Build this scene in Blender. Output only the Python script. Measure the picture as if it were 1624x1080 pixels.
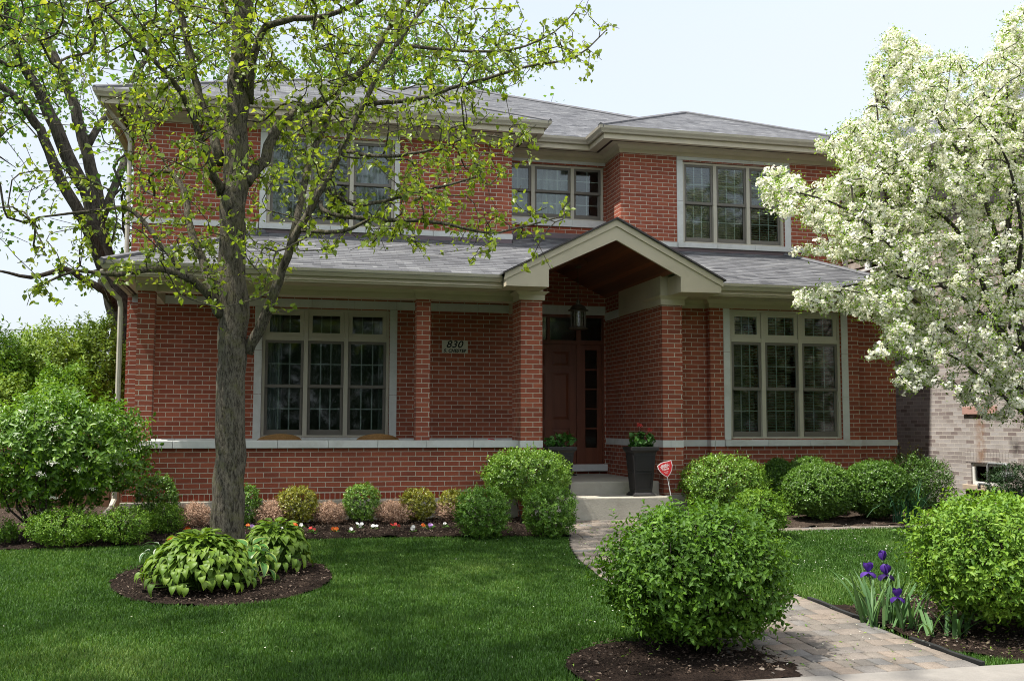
import bpy, bmesh, math, random
import numpy as np
from mathutils import Vector, Matrix
for _o in list(bpy.data.objects): bpy.data.objects.remove(_o)
SC = bpy.context.scene
COL = SC.collection
random.seed(7)
RNG = np.random.default_rng(11)

# ------------------------------------------------------------------ camera
F_PX, PITCH, YAW, DIST, EYE, ROLL = 1626.27, math.radians(4.70), math.radians(13.51), 14.006, 1.4778, math.radians(-0.12)
cam_d = bpy.data.cameras.new('camera')
cam = bpy.data.objects.new('camera', cam_d)
COL.objects.link(cam)
cam_d.sensor_width = 36.0
cam_d.lens = 36.0 * F_PX / 1624.0
cam_d.clip_start = 0.1
cam_d.clip_end = 2000
cam.matrix_world = (Matrix.Translation((0, -DIST, EYE)) @ Matrix.Rotation(-YAW, 4, 'Z')
                    @ Matrix.Rotation(math.pi / 2 + PITCH, 4, 'X') @ Matrix.Rotation(-ROLL, 4, 'Z'))
SC.camera = cam

# ------------------------------------------------------------------ daylight
SUN_EL = math.radians(64)
SUN_DIR = Vector((-0.989 * math.cos(SUN_EL), -0.15 * math.cos(SUN_EL), math.sin(SUN_EL))).normalized()  # towards the sun
sun_d = bpy.data.lights.new('sun', 'SUN')
sun_d.energy = 3.9
sun_d.angle = math.radians(1.2)
sun_d.color = (1.0, 0.955, 0.88)
sun = bpy.data.objects.new('sun', sun_d)
COL.objects.link(sun)
sun.rotation_euler = (-SUN_DIR).to_track_quat('-Z', 'Y').to_euler()
W = bpy.data.worlds.new('World')
SC.world = W
W.use_nodes = True
nt = W.node_tree
nt.nodes.clear()
sky = nt.nodes.new('ShaderNodeTexSky')
sky.sky_type = 'NISHITA'
sky.sun_disc = False
sky.sun_elevation = SUN_EL
sky.sun_rotation = math.atan2(-SUN_DIR.x, SUN_DIR.y)
sky.air_density = 1.0
sky.dust_density = 3.5
sky.ozone_density = 1.0
bg = nt.nodes.new('ShaderNodeBackground')
bg.inputs[1].default_value = 0.15
wo = nt.nodes.new('ShaderNodeOutputWorld')
# a thin bright veil of high cloud over the blue
tcw = nt.nodes.new('ShaderNodeTexCoord')
mpw = nt.nodes.new('ShaderNodeMapping'); mpw.inputs['Scale'].default_value = (1.0, 1.0, 3.0)
nzw = nt.nodes.new('ShaderNodeTexNoise'); nzw.inputs['Scale'].default_value = 1.6; nzw.inputs['Detail'].default_value = 6.0
crw = nt.nodes.new('ShaderNodeMapRange'); crw.inputs[1].default_value = 0.3; crw.inputs[2].default_value = 0.75; crw.inputs[3].default_value = 0.55; crw.inputs[4].default_value = 0.85
mxw = nt.nodes.new('ShaderNodeMix'); mxw.data_type = 'RGBA'
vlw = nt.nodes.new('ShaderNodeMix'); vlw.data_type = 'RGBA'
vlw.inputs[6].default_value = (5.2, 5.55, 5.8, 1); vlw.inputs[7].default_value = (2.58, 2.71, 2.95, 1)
nt.links.new(tcw.outputs['Generated'], mpw.inputs[0]); nt.links.new(mpw.outputs[0], nzw.inputs[0]); nt.links.new(nzw.outputs[0], crw.inputs[0])
# unseen veil behind the camera brightened to light the facade; bluer beyond the house
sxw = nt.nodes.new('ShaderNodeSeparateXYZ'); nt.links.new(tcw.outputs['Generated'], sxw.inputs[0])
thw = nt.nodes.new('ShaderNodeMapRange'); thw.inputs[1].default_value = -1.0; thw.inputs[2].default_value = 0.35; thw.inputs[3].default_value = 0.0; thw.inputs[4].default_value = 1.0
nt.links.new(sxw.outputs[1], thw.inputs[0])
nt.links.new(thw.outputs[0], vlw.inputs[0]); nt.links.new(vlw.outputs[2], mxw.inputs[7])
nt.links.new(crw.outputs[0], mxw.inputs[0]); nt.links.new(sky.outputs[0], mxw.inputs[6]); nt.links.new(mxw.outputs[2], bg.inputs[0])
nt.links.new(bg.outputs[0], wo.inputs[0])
SC.view_settings.view_transform = 'Standard'
SC.view_settings.look = 'None'
SC.view_settings.gamma = 1.0
SC.view_settings.exposure = 1.2
SC.render.engine = 'CYCLES'
SC.cycles.max_bounces = 8
SC.cycles.transparent_max_bounces = 12
SC.cycles.use_denoising = True
SC.cycles.denoiser = 'OPENIMAGEDENOISE'
SC.cycles.denoising_input_passes = 'RGB_ALBEDO_NORMAL'
SC.cycles.denoising_prefilter = 'NONE'
SC.cycles.filter_width = 1.0
SC.cycles.sample_clamp_indirect = 4.0

# ------------------------------------------------------------------ helpers
def ray(px, py):
    a, b = (px - 812) / F_PX, -(py - 540) / F_PX
    a, b = a * math.cos(ROLL) + b * math.sin(ROLL), -a * math.sin(ROLL) + b * math.cos(ROLL)
    yf = math.cos(PITCH) - b * math.sin(PITCH)
    z = math.sin(PITCH) + b * math.cos(PITCH)
    s, c = math.sin(YAW), math.cos(YAW)
    return Vector((a * c + yf * s, -a * s + yf * c, z))
def at(px, py, Y):
    """world point seen at photo pixel (px, py) on the plane y = Y"""
    d = ray(px, py)
    t = (Y + DIST) / d.y
    return Vector((d.x * t, Y, EYE + d.z * t))
def at_x(px, py, X):
    d = ray(px, py)
    t = X / d.x
    return Vector((X, d.y * t - DIST, EYE + d.z * t))
_GY = [-400, -40, -9.6, -8.0, -7.4, -5.0, -2.5, -0.9, 400]
_GZ = [-0.12, -0.12, -0.10, -0.07, -0.06, 0.03, 0.12, 0.18, 0.18]
def g(y):
    """height of the front garden, falling gently from the house to the pavement"""
    return np.interp(y, _GY, _GZ)
def gp(px, py):
    z = 0.1
    d = ray(px, py)
    for _ in range(30):
        t = (z - EYE) / d.z
        z = float(g(d.y * t - DIST))
    return Vector((d.x * t, d.y * t - DIST, z))

def tag(o, label=None, cat=None, group=None, kind=None):
    if label: o['label'] = label
    if cat: o['category'] = cat
    if group: o['group'] = group
    if kind: o['kind'] = kind
    return o
def empty(name, loc=(0, 0, 0), rz=0.0):
    o = bpy.data.objects.new(name, None)
    o.empty_display_size = 0.2
    COL.objects.link(o)
    o.location = loc
    o.rotation_euler = (0, 0, rz)
    return o
def thing(name, label, cat, loc=(0, 0, 0), rz=0.0, group=None):
    return tag(empty(name, loc, rz), label, cat, group)
def obj(name, me, parent=None, loc=None):
    o = bpy.data.objects.new(name, me)
    COL.objects.link(o)
    if parent is not None: o.parent = parent
    if loc is not None: o.location = loc
    return o

def np_mesh(name, V, faces_list, mat=None, attrs=None, uv=None, smooth=False):
    """V (n,3); faces_list: list of (m,k) int arrays"""
    me = bpy.data.meshes.new(name)
    V = np.asarray(V, dtype=np.float32)
    me.vertices.add(len(V))
    me.vertices.foreach_set('co', V.ravel())
    tot, starts, idx = 0, [], []
    for Fa in faces_list:
        Fa = np.asarray(Fa, dtype=np.int32)
        if len(Fa) == 0: continue
        k = Fa.shape[1]
        starts.append(tot + np.arange(len(Fa), dtype=np.int32) * k)
        idx.append(Fa.ravel())
        tot += Fa.size
    idx = np.concatenate(idx)
    starts = np.concatenate(starts)
    me.loops.add(tot)
    me.loops.foreach_set('vertex_index', idx)
    me.polygons.add(len(starts))
    me.polygons.foreach_set('loop_start', starts)
    if attrs:
        for k, v in attrs.items():
            a = me.attributes.new(k, 'FLOAT', 'POINT')
            a.data.foreach_set('value', np.asarray(v, dtype=np.float32))
    me.update(calc_edges=True)
    if smooth:
        me.polygons.foreach_set('use_smooth', np.ones(len(starts), dtype=bool))
    if uv is not None:
        l = me.uv_layers.new(name='UVMap')
        l.data.foreach_set('uv', np.asarray(uv, dtype=np.float32)[idx].ravel())
    if mat is not None: me.materials.append(mat)
    return me

class MB:
    """collects polygons; build() links them as ONE mesh object with metric box-projected UVs"""
    def __init__(s): s.v = []; s.f = []
    def poly(s, pts):
        n = len(s.v)
        s.v += [tuple(p) for p in pts]
        s.f.append(tuple(range(n, n + len(pts))))
    def box(s, x0, x1, y0, y1, z0, z1):
        x0, x1 = min(x0, x1), max(x0, x1); y0, y1 = min(y0, y1), max(y0, y1); z0, z1 = min(z0, z1), max(z0, z1)
        n = len(s.v)
        s.v += [(x0, y0, z0), (x1, y0, z0), (x1, y1, z0), (x0, y1, z0), (x0, y0, z1), (x1, y0, z1), (x1, y1, z1), (x0, y1, z1)]
        for q in ((0, 3, 2, 1), (4, 5, 6, 7), (0, 1, 5, 4), (1, 2, 6, 5), (2, 3, 7, 6), (3, 0, 4, 7)):
            s.f.append(tuple(n + i for i in q))
        return s
    def prism(s, pts, y0, y1):
        """polygon of (x, z) extruded along y"""
        n, k = len(s.v), len(pts)
        s.v += [(x, y0, z) for x, z in pts] + [(x, y1, z) for x, z in pts]
        s.f.append(tuple(n + i for i in range(k)))
        s.f.append(tuple(n + k + i for i in reversed(range(k))))
        for i in range(k):
            j = (i + 1) % k
            s.f.append((n + j, n + i, n + k + i, n + k + j))
        return s
    def zprism(s, pts, z0, z1):
        n, k = len(s.v), len(pts)
        s.v += [(x, y, z0) for x, y in pts] + [(x, y, z1) for x, y in pts]
        s.f.append(tuple(n + i for i in reversed(range(k))))
        s.f.append(tuple(n + k + i for i in range(k)))
        for i in range(k):
            j = (i + 1) % k
            s.f.append((n + i, n + j, n + k + j, n + k + i))
        return s
    def frustum(s, c, w0, d0, z0, w1, d1, z1):
        """tapered box centred on c=(x,y)"""
        n = len(s.v); x, y = c
        for w, d, z in ((w0, d0, z0), (w1, d1, z1)):
            s.v += [(x - w / 2, y - d / 2, z), (x + w / 2, y - d / 2, z), (x + w / 2, y + d / 2, z), (x - w / 2, y + d / 2, z)]
        for q in ((0, 3, 2, 1), (4, 5, 6, 7), (0, 1, 5, 4), (1, 2, 6, 5), (2, 3, 7, 6), (3, 0, 4, 7)):
            s.f.append(tuple(n + i for i in q))
        return s
    def sweep(s, prof, path, closed=True, caps=True):
        """profile of (outward, z) swept along plan path [(x, y)] with mitred corners; outward = right of travel"""
        n, k, m = len(s.v), len(prof), len(path)
        P = [Vector(p).to_2d() for p in path]
        for i in range(m):
            d0 = (P[i] - P[i - 1]).normalized() if i > 0 else (P[1] - P[0]).normalized()
            d1 = (P[i + 1] - P[i]).normalized() if i < m - 1 else d0
            n0, n1 = Vector((d0.y, -d0.x)), Vector((d1.y, -d1.x))
            b = n0 + n1
            b = b / max(1e-6, b.dot(n0))
            for o_, z in prof:
                s.v.append((P[i].x + b.x * o_, P[i].y + b.y * o_, z))
        for i in range(m - 1):
            for j in range(k if closed else k - 1):
                j2 = (j + 1) % k
                s.f.append((n + i * k + j, n + (i + 1) * k + j, n + (i + 1) * k + j2, n + i * k + j2))
        if closed and caps:
            s.f.append(tuple(n + j for j in range(k)))
            s.f.append(tuple(n + (m - 1) * k + j for j in reversed(range(k))))
        return s
    def wall(s, fixed, a0, a1, z0, z1, holes=(), depth=0.1, axis='x', inward=1):
        """wall sheet in the plane y=fixed (axis x) or x=fixed (axis y) with rectangular openings and reveals"""
        xs = sorted(set([a0, a1] + [h[0] for h in holes] + [h[1] for h in holes]))
        zs = sorted(set([z0, z1] + [h[2] for h in holes] + [h[3] for h in holes]))
        def pt(a, z, off=0.0):
            return (a, fixed + off * inward, z) if axis == 'x' else (fixed + off * inward, a, z)
        for i in range(len(xs) - 1):
            for j in range(len(zs) - 1):
                cx, cz = (xs[i] + xs[i + 1]) / 2, (zs[j] + zs[j + 1]) / 2
                if any(h[0] < cx < h[1] and h[2] < cz < h[3] for h in holes): continue
                s.poly([pt(xs[i], zs[j]), pt(xs[i + 1], zs[j]), pt(xs[i + 1], zs[j + 1]), pt(xs[i], zs[j + 1])])
        for h in holes:
            for (p, q) in (((h[0], h[2]), (h[0], h[3])), ((h[1], h[2]), (h[1], h[3])), ((h[0], h[2]), (h[1], h[2])), ((h[0], h[3]), (h[1], h[3]))):
                s.poly([pt(*p), pt(*q), pt(*q, depth), pt(*p, depth)])
        return s
    def tube(s, pts, r, n=8, cap=True):
        pts = [Vector(p) for p in pts]
        rs = r if isinstance(r, (list, tuple)) else [r] * len(pts)
        base = len(s.v)
        ref = None
        for i, p in enumerate(pts):
            t = (pts[min(i + 1, len(pts) - 1)] - pts[max(i - 1, 0)]).normalized()
            if ref is None:
                ref = t.orthogonal().normalized()
            else:
                ref = (ref - t * ref.dot(t)).normalized()
            b = t.cross(ref)
            for k in range(n):
                a = 2 * math.pi * k / n
                s.v.append(tuple(p + (ref * math.cos(a) + b * math.sin(a)) * rs[i]))
        for i in range(len(pts) - 1):
            for k in range(n):
                k2 = (k + 1) % n
                s.f.append((base + i * n + k, base + i * n + k2, base + (i + 1) * n + k2, base + (i + 1) * n + k))
        if cap:
            s.f.append(tuple(base + k for k in reversed(range(n))))
            s.f.append(tuple(base + (len(pts) - 1) * n + k for k in range(n)))
        return s
    def lathe(s, prof, c=(0, 0), n=16):
        """profile of (radius, z) turned about the vertical through c"""
        base, k = len(s.v), len(prof)
        for i in range(n):
            a = 2 * math.pi * i / n
            for r_, z in prof: s.v.append((c[0] + r_ * math.cos(a), c[1] + r_ * math.sin(a), z))
        for i in range(n):
            i2 = (i + 1) % n
            for j in range(k - 1):
                s.f.append((base + i * k + j, base + i2 * k + j, base + i2 * k + j + 1, base + i * k + j + 1))
        return s
    def build(s, name, mat, parent=None, smooth=False, bevel=0.0, loc=None):
        me = bpy.data.meshes.new(name)
        me.from_pydata(s.v, [], s.f)
        bm = bmesh.new(); bm.from_mesh(me)
        bmesh.ops.remove_doubles(bm, verts=bm.verts, dist=1e-5)
        bmesh.ops.recalc_face_normals(bm, faces=bm.faces)
        if bevel > 0:
            es = [e for e in bm.edges if len(e.link_faces) == 2 and e.calc_face_angle(0) > 0.6]
            bmesh.ops.bevel(bm, geom=es, offset=bevel, segments=2, affect='EDGES', profile=0.6, clamp_overlap=True)
        ul = bm.loops.layers.uv.new('UVMap')
        Z = Vector((0, 0, 1))
        for f in bm.faces:
            nrm = f.normal
            tu = Z.cross(nrm)
            if tu.length < 1e-3: tu = Vector((1, 0, 0)); tv = Vector((0, 1, 0))
            else:
                tu.normalize(); tv = nrm.cross(tu)
                if tv.z < 0: tv = -tv
                if abs(nrm.z) < 0.02:
                    tu = Vector((abs(tu.x), abs(tu.y), 0)) if abs(tu.x) < .02 or abs(tu.y) < .02 else tu
            for l in f.loops:
                l[ul].uv = (l.vert.co.dot(tu), l.vert.co.dot(tv))
            f.smooth = smooth
        bm.to_mesh(me); bm.free()
        me.materials.append(mat)
        return obj(name, me, parent, loc)

# ------------------------------------------------------------------ materials
def nmat(name):
    m = bpy.data.materials.new(name)
    m.use_nodes = True
    t = m.node_tree
    t.nodes.clear()
    out = t.nodes.new('ShaderNodeOutputMaterial')
    b = t.nodes.new('ShaderNodeBsdfPrincipled')
    t.links.new(b.outputs[0], out.inputs[0])
    return m, t, b, out
def N(t, kind, **kw):
    n = t.nodes.new(kind)
    for k, v in kw.items():
        if hasattr(n, k) and k not in n.inputs: setattr(n, k, v)
        else: n.inputs[k].default_value = v
    return n
def L(t, a, b): t.links.new(a, b)
def ramp(t, fac, stops):
    r = t.nodes.new('ShaderNodeValToRGB')
    while len(r.color_ramp.elements) < len(stops): r.color_ramp.elements.new(0.5)
    for e, (p, c) in zip(r.color_ramp.elements, stops):
        e.position = p; e.color = (*c, 1)
    L(t, fac, r.inputs[0])
    return r
def mixc(t, fac, a, b, blend='MIX'):
    m = t.nodes.new('ShaderNodeMix'); m.data_type = 'RGBA'; m.blend_type = blend
    for sock, v in ((m.inputs[0], fac), (m.inputs[6], a), (m.inputs[7], b)):
        if isinstance(v, (int, float)): sock.default_value = v
        elif isinstance(v, tuple): sock.default_value = (*v, 1) if len(v) == 3 else v
        else: L(t, v, sock)
    return m.outputs[2]
def bump(t, h, strength, dist, bsdf):
    b = N(t, 'ShaderNodeBump', Strength=strength, Distance=dist)
    L(t, h, b.inputs['Height']); L(t, b.outputs[0], bsdf.inputs['Normal'])
    return b
def coords(t, kind='Object', scale=None, loc=None):
    c = t.nodes.new('ShaderNodeTexCoord')
    o = c.outputs[kind]
    if scale or loc:
        mp = t.nodes.new('ShaderNodeMapping')
        if scale: mp.inputs['Scale'].default_value = scale
        if loc: mp.inputs['Location'].default_value = loc
        L(t, o, mp.inputs[0]); o = mp.outputs[0]
    return o

def m_brick(name, c1, c2, c3, mortar, w=0.2032, h=0.06773, zoff=0.0272, blotch=0.25, mort=0.005, rough=0.85, stain=None):
    m, t, b, _ = nmat(name)
    uv = coords(t, 'UV', loc=(0.0, -zoff, 0))
    bt = N(t, 'ShaderNodeTexBrick', Scale=1.0)
    bt.inputs['Mortar Size'].default_value = mort
    bt.inputs['Mortar Smooth'].default_value = 0.15
    bt.inputs['Brick Width'].default_value = w
    bt.inputs['Row Height'].default_value = h
    bt.inputs['Color1'].default_value = (0, 0, 0, 1); bt.inputs['Color2'].default_value = (1, 1, 1, 1)
    bt.inputs['Mortar'].default_value = (0.5, 0.5, 0.5, 1)
    L(t, uv, bt.inputs[0])
    cr = ramp(t, bt.outputs[0], [(0.0, c1), (0.5, c2), (1.0, c3)])
    ob = coords(t, 'Object')
    n1 = N(t, 'ShaderNodeTexNoise', Scale=1.3, Detail=5.0); L(t, ob, n1.inputs[0])
    n2 = N(t, 'ShaderNodeTexNoise', Scale=140.0, Detail=3.0); L(t, ob, n2.inputs[0])
    g1 = ramp(t, n1.outputs[0], [(0.3, (1 - blotch,) * 3), (0.7, (1 + blotch * .3,) * 3)])
    g2 = ramp(t, n2.outputs[0], [(0.3, (0.78,) * 3), (0.7, (1.15,) * 3)])
    col = mixc(t, 1.0, cr.outputs[0], g2.outputs[0], 'MULTIPLY')
    mg = mixc(t, 1.0, mortar, g2.outputs[0], 'MULTIPLY')
    col = mixc(t, bt.outputs[1], col, mg)
    col = mixc(t, 1.0, col, g1.outputs[0], 'MULTIPLY')
    if stain: 
        col = stain(t, col)
    L(t, col, b.inputs['Base Color'])
    b.inputs['Roughness'].default_value = rough
    inv = N(t, 'ShaderNodeMath', operation='MULTIPLY_ADD'); inv.inputs[1].default_value = -1.0; inv.inputs[2].default_value = 1.0
    L(t, bt.outputs[1], inv.inputs[0])
    ad = N(t, 'ShaderNodeMath', operation='MULTIPLY_ADD'); ad.inputs[1].default_value = 0.25
    L(t, n2.outputs[0], ad.inputs[0]); L(t, inv.outputs[0], ad.inputs[2])
    bump(t, ad.outputs[0], 0.7, 0.008, b)
    return m

def m_plain(name, col, rough=0.6, var=0.12, scale=6.0, spec=0.3, bumpy=0.0, metal=0.0, streak=False, dirt=None):
    m, t, b, _ = nmat(name)
    ob = coords(t, 'Object', scale=(1, 1, 0.15) if streak else None)
    n1 = N(t, 'ShaderNodeTexNoise', Scale=scale, Detail=6.0, Roughness=0.65); L(t, ob, n1.inputs[0])
    r = ramp(t, n1.outputs[0], [(0.25, tuple(c * (1 - var) for c in col)), (0.75, tuple(min(1, c * (1 + var * .6)) for c in col))])
    c_ = r.outputs[0]
    if dirt:
        n3 = N(t, 'ShaderNodeTexNoise', Scale=2.2, Detail=8.0, Roughness=0.7); L(t, ob, n3.inputs[0])
        f = ramp(t, n3.outputs[0], [(0.52, (0, 0, 0)), (0.75, (dirt[0],) * 3)])
        c_ = mixc(t, f.outputs[0], c_, dirt[1])
    L(t, c_, b.inputs['Base Color'])
    b.inputs['Roughness'].default_value = rough
    b.inputs['Specular IOR Level'].default_value = spec
    b.inputs['Metallic'].default_value = metal
    if bumpy:
        n2 = N(t, 'ShaderNodeTexNoise', Scale=scale * 14, Detail=4.0); L(t, coords(t, 'Object'), n2.inputs[0])
        bump(t, n2.outputs[0], bumpy, 0.01, b)
    return m

def m_shingle(name):
    m, t, b, _ = nmat(name)
    uv = coords(t, 'UV')
    def tex(w, h, off):
        bt = N(t, 'ShaderNodeTexBrick', Scale=1.0)
        bt.offset = off; bt.offset_frequency = 2
        bt.inputs['Mortar Size'].default_value = 0.0025
        bt.inputs['Brick Width'].default_value = w; bt.inputs['Row Height'].default_value = h
        bt.inputs['Color1'].default_value = (0, 0, 0, 1); bt.inputs['Color2'].default_value = (1, 1, 1, 1)
        bt.inputs['Mortar'].default_value = (0.0, 0.0, 0.0, 1)
        L(t, uv, bt.inputs[0])
        return bt
    a = tex(0.23, 0.14, 0.37)
    a2 = tex(0.29, 0.14, 0.61)
    mx = N(t, 'ShaderNodeMath', operation='ADD'); L(t, a.outputs[0], mx.inputs[0]); L(t, a2.outputs[0], mx.inputs[1])
    hf = N(t, 'ShaderNodeMath', operation='MULTIPLY'); hf.inputs[1].default_value = 0.5; L(t, mx.outputs[0], hf.inputs[0])
    cr = ramp(t, hf.outputs[0], [(0.1, (0.032, 0.034, 0.040)), (0.4, (0.074, 0.076, 0.083)), (0.6, (0.092, 0.095, 0.103)), (0.75, (0.107, 0.109, 0.115)), (0.95, (0.145, 0.149, 0.155))])
    ob = coords(t, 'Object')
    n2 = N(t, 'ShaderNodeTexNoise', Scale=230.0, Detail=2.0); L(t, ob, n2.inputs[0])
    n1 = N(t, 'ShaderNodeTexNoise', Scale=0.8, Detail=5.0); L(t, ob, n1.inputs[0])
    g2 = ramp(t, n2.outputs[0], [(0.3, (0.7,) * 3), (0.7, (1.25,) * 3)])
    g1 = ramp(t, n1.outputs[0], [(0.3, (0.85,) * 3), (0.7, (1.1,) * 3)])
    # butt line of every course
    sx = N(t, 'ShaderNodeSeparateXYZ'); L(t, uv, sx.inputs[0])
    dv = N(t, 'ShaderNodeMath', operation='DIVIDE'); dv.inputs[1].default_value = 0.14; L(t, sx.outputs[1], dv.inputs[0])
    fr = N(t, 'ShaderNodeMath', operation='FRACT'); L(t, dv.outputs[0], fr.inputs[0])
    col = mixc(t, 1.0, cr.outputs[0], g2.outputs[0], 'MULTIPLY')
    col = mixc(t, 1.0, col, g1.outputs[0], 'MULTIPLY')
    edge = ramp(t, fr.outputs[0], [(0.0, (0.10,) * 3), (0.17, (0.28,) * 3), (0.27, (1.0,) * 3), (1.0, (1.15,) * 3)])
    col = mixc(t, 1.0, col, edge.outputs[0], 'MULTIPLY')
    L(t, col, b.inputs['Base Color'])
    b.inputs['Roughness'].default_value = 0.9
    ih = N(t, 'ShaderNodeMath', operation='SUBTRACT'); ih.inputs[0].default_value = 1.0; L(t, fr.outputs[0], ih.inputs[1])
    ad = N(t, 'ShaderNodeMath', operation='MULTIPLY_ADD'); ad.inputs[1].default_value = 0.5
    L(t, hf.outputs[0], ad.inputs[0]); L(t, ih.outputs[0], ad.inputs[2])
    bump(t, ad.outputs[0], 0.8, 0.012, b)
    return m

def m_glass(name, tint=(0.45, 0.5, 0.48), boost=1.6):
    m, t, b, out = nmat(name)
    t.nodes.remove(b)
    fr = N(t, 'ShaderNodeFresnel', IOR=1.5)
    mu = N(t, 'ShaderNodeMath', operation='MULTIPLY'); mu.inputs[1].default_value = boost; mu.use_clamp = True
    L(t, fr.outputs[0], mu.inputs[0])
    tr = N(t, 'ShaderNodeBsdfTransparent', Color=(*tint, 1))
    gl = N(t, 'ShaderNodeBsdfGlossy', Roughness=0.045, Color=(0.95, 0.98, 1.0, 1))
    nz = N(t, 'ShaderNodeTexNoise', Scale=0.9, Detail=0.0); L(t, coords(t, 'Object'), nz.inputs[0])
    bp = N(t, 'ShaderNodeBump', Strength=0.02, Distance=0.02); L(t, nz.outputs[0], bp.inputs['Height']); L(t, bp.outputs[0], gl.inputs['Normal'])
    mx = N(t, 'ShaderNodeMixShader')
    L(t, mu.outputs[0], mx.inputs[0]); L(t, tr.outputs[0], mx.inputs[1]); L(t, gl.outputs[0], mx.inputs[2])
    L(t, mx.outputs[0], out.inputs[0])
    return m

def m_leaf(name, c1, c2, c3=None, trans=0.35, rough=0.5, spec=0.3, tcol=None, vein=False):
    """leaf or petal: colour picked per leaf through the 'tint' attribute, thin and translucent"""
    m, t, b, out = nmat(name)
    at_ = N(t, 'ShaderNodeAttribute', attribute_name='tint')
    st = [(0.0, c1), (1.0, c2)] if c3 is None else [(0.0, c1), (0.6, c2), (1.0, c3)]
    r = ramp(t, at_.outputs['Fac'], st)
    L(t, r.outputs[0], b.inputs['Base Color'])
    b.inputs['Roughness'].default_value = rough
    b.inputs['Specular IOR Level'].default_value = spec
    tl = N(t, 'ShaderNodeBsdfTranslucent')
    k = tcol or (1.5, 1.45, 0.75)
    tc = mixc(t, 1.0, r.outputs[0], k, 'MULTIPLY')
    L(t, tc, tl.inputs['Color'])
    mx = N(t, 'ShaderNodeMixShader'); mx.inputs[0].default_value = trans
    L(t, b.outputs[0], mx.inputs[1]); L(t, tl.outputs[0], mx.inputs[2]); L(t, mx.outputs[0], out.inputs[0])
    return m

def m_bark(name, c1, c2, scale=18.0, moss=None, strength=0.9):
    m, t, b, _ = nmat(name)
    ob = coords(t, 'Object', scale=(1, 1, 0.26))
    v0 = N(t, 'ShaderNodeTexNoise', Scale=scale, Detail=8.0, Roughness=0.75, Distortion=0.8); L(t, ob, v0.inputs[0])
    v1 = N(t, 'ShaderNodeTexNoise', Scale=scale * 3.2, Detail=6.0, Roughness=0.8); L(t, ob, v1.inputs[0])
    v = N(t, 'ShaderNodeMath', operation='MULTIPLY_ADD'); v.inputs[1].default_value = 0.75
    L(t, v1.outputs[0], v.inputs[0]); L(t, v0.outputs[0], v.inputs[2])
    r = ramp(t, v.outputs[0], [(0.74, c1), (0.96, c2)])
    col = r.outputs[0]
    if moss:
        n3 = N(t, 'ShaderNodeTexNoise', Scale=7.0, Detail=8.0, Roughness=0.75); L(t, coords(t, 'Object'), n3.inputs[0])
        f = ramp(t, n3.outputs[0], [(0.5, (0, 0, 0)), (0.68, (0.75,) * 3)])
        col = mixc(t, f.outputs[0], col, moss)
    L(t, col, b.inputs['Base Color'])
    b.inputs['Roughness'].default_value = 0.95
    b.inputs['Specular IOR Level'].default_value = 0.1
    bump(t, v.outputs[0], strength, 0.03, b)
    return m
M = {}
M['brick'] = m_brick('red_brick', (0.235, 0.054, 0.027), (0.30, 0.069, 0.034), (0.355, 0.091, 0.044), (0.52, 0.46, 0.37), mort=.0051, blotch=.2)
M['brick_plain'] = m_plain('rowlock_brick', (0.26, 0.056, 0.031), .85, .3, 11.0, .2, .3)
M['mortar'] = m_plain('mortar', (0.56, 0.50, 0.40), .95, .1, 20.0, .1)
M['stone'] = m_plain('limestone', (0.58, 0.58, 0.56), 0.85, 0.10, 5.0, 0.2, 0.12, dirt=(0.5, (0.34, 0.32, 0.27)))
M['trim'] = m_plain('trim_paint', (0.49, 0.425, 0.315), 0.55, 0.06, 3.0, 0.35, 0.02, dirt=(0.3, (0.26, 0.225, 0.16)))
M['gutter'] = m_plain('gutter_metal', (0.48, 0.43, 0.345), 0.45, 0.10, 4.0, 0.45, streak=True, dirt=(0.25, (0.22, 0.19, 0.14)))
M['spout'] = m_plain('downspout_metal', (0.44, 0.395, 0.32), 0.45, 0.08, 4.0, 0.45, dirt=(0.2, (0.35, 0.3, 0.22)))
M['vent'] = m_plain('vent_strip', (0.05, 0.028, 0.024), 0.8)
M['frame'] = m_plain('window_frame_paint', (0.46, 0.425, 0.345), 0.5, 0.05)
M['sash'] = m_plain('sash_paint', (0.15, 0.135, 0.115), 0.5, 0.06)
M['muntin'] = m_plain('glazing_bar', (0.46, 0.49, 0.46), 0.5, 0.05)
M['shingle'] = m_shingle('asphalt_shingles')
M['cap'] = m_plain('ridge_shingle', (0.13, 0.13, 0.138), 0.9, 0.25, 9.0, 0.1)
M['drip'] = m_plain('shingle_edge', (0.05, 0.045, 0.045), 0.9)
M['flash'] = m_plain('flashing', (0.135, 0.095, 0.105), 0.5, 0.12, 3.0, 0.4)
M['glass'] = m_glass('window_glass', (0.80, 0.84, 0.82), 1.0)
M['concrete'] = m_plain('concrete', (0.40, 0.37, 0.31), 0.9, 0.16, 3.0, 0.2, 0.25, dirt=(0.5, (0.22, 0.19, 0.15)))
M['wood'] = m_plain('stained_wood', (0.14, 0.040, 0.017), 0.45, 0.3, 9.0, 0.4, streak=True)
M['dark_inside'] = m_plain('plaster_inside', (0.22, 0.21, 0.19), 0.9)
M['curtain'] = m_plain('curtain_cloth', (0.42, 0.44, 0.46), 0.9, 0.15, 30.0)
M['blind'] = m_plain('blind_slats', (0.24, 0.235, 0.15), 0.7)
M['black'] = m_plain('black_metal', (0.015, 0.015, 0.014), 0.5, 0.2, 10.0, 0.4)

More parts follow.
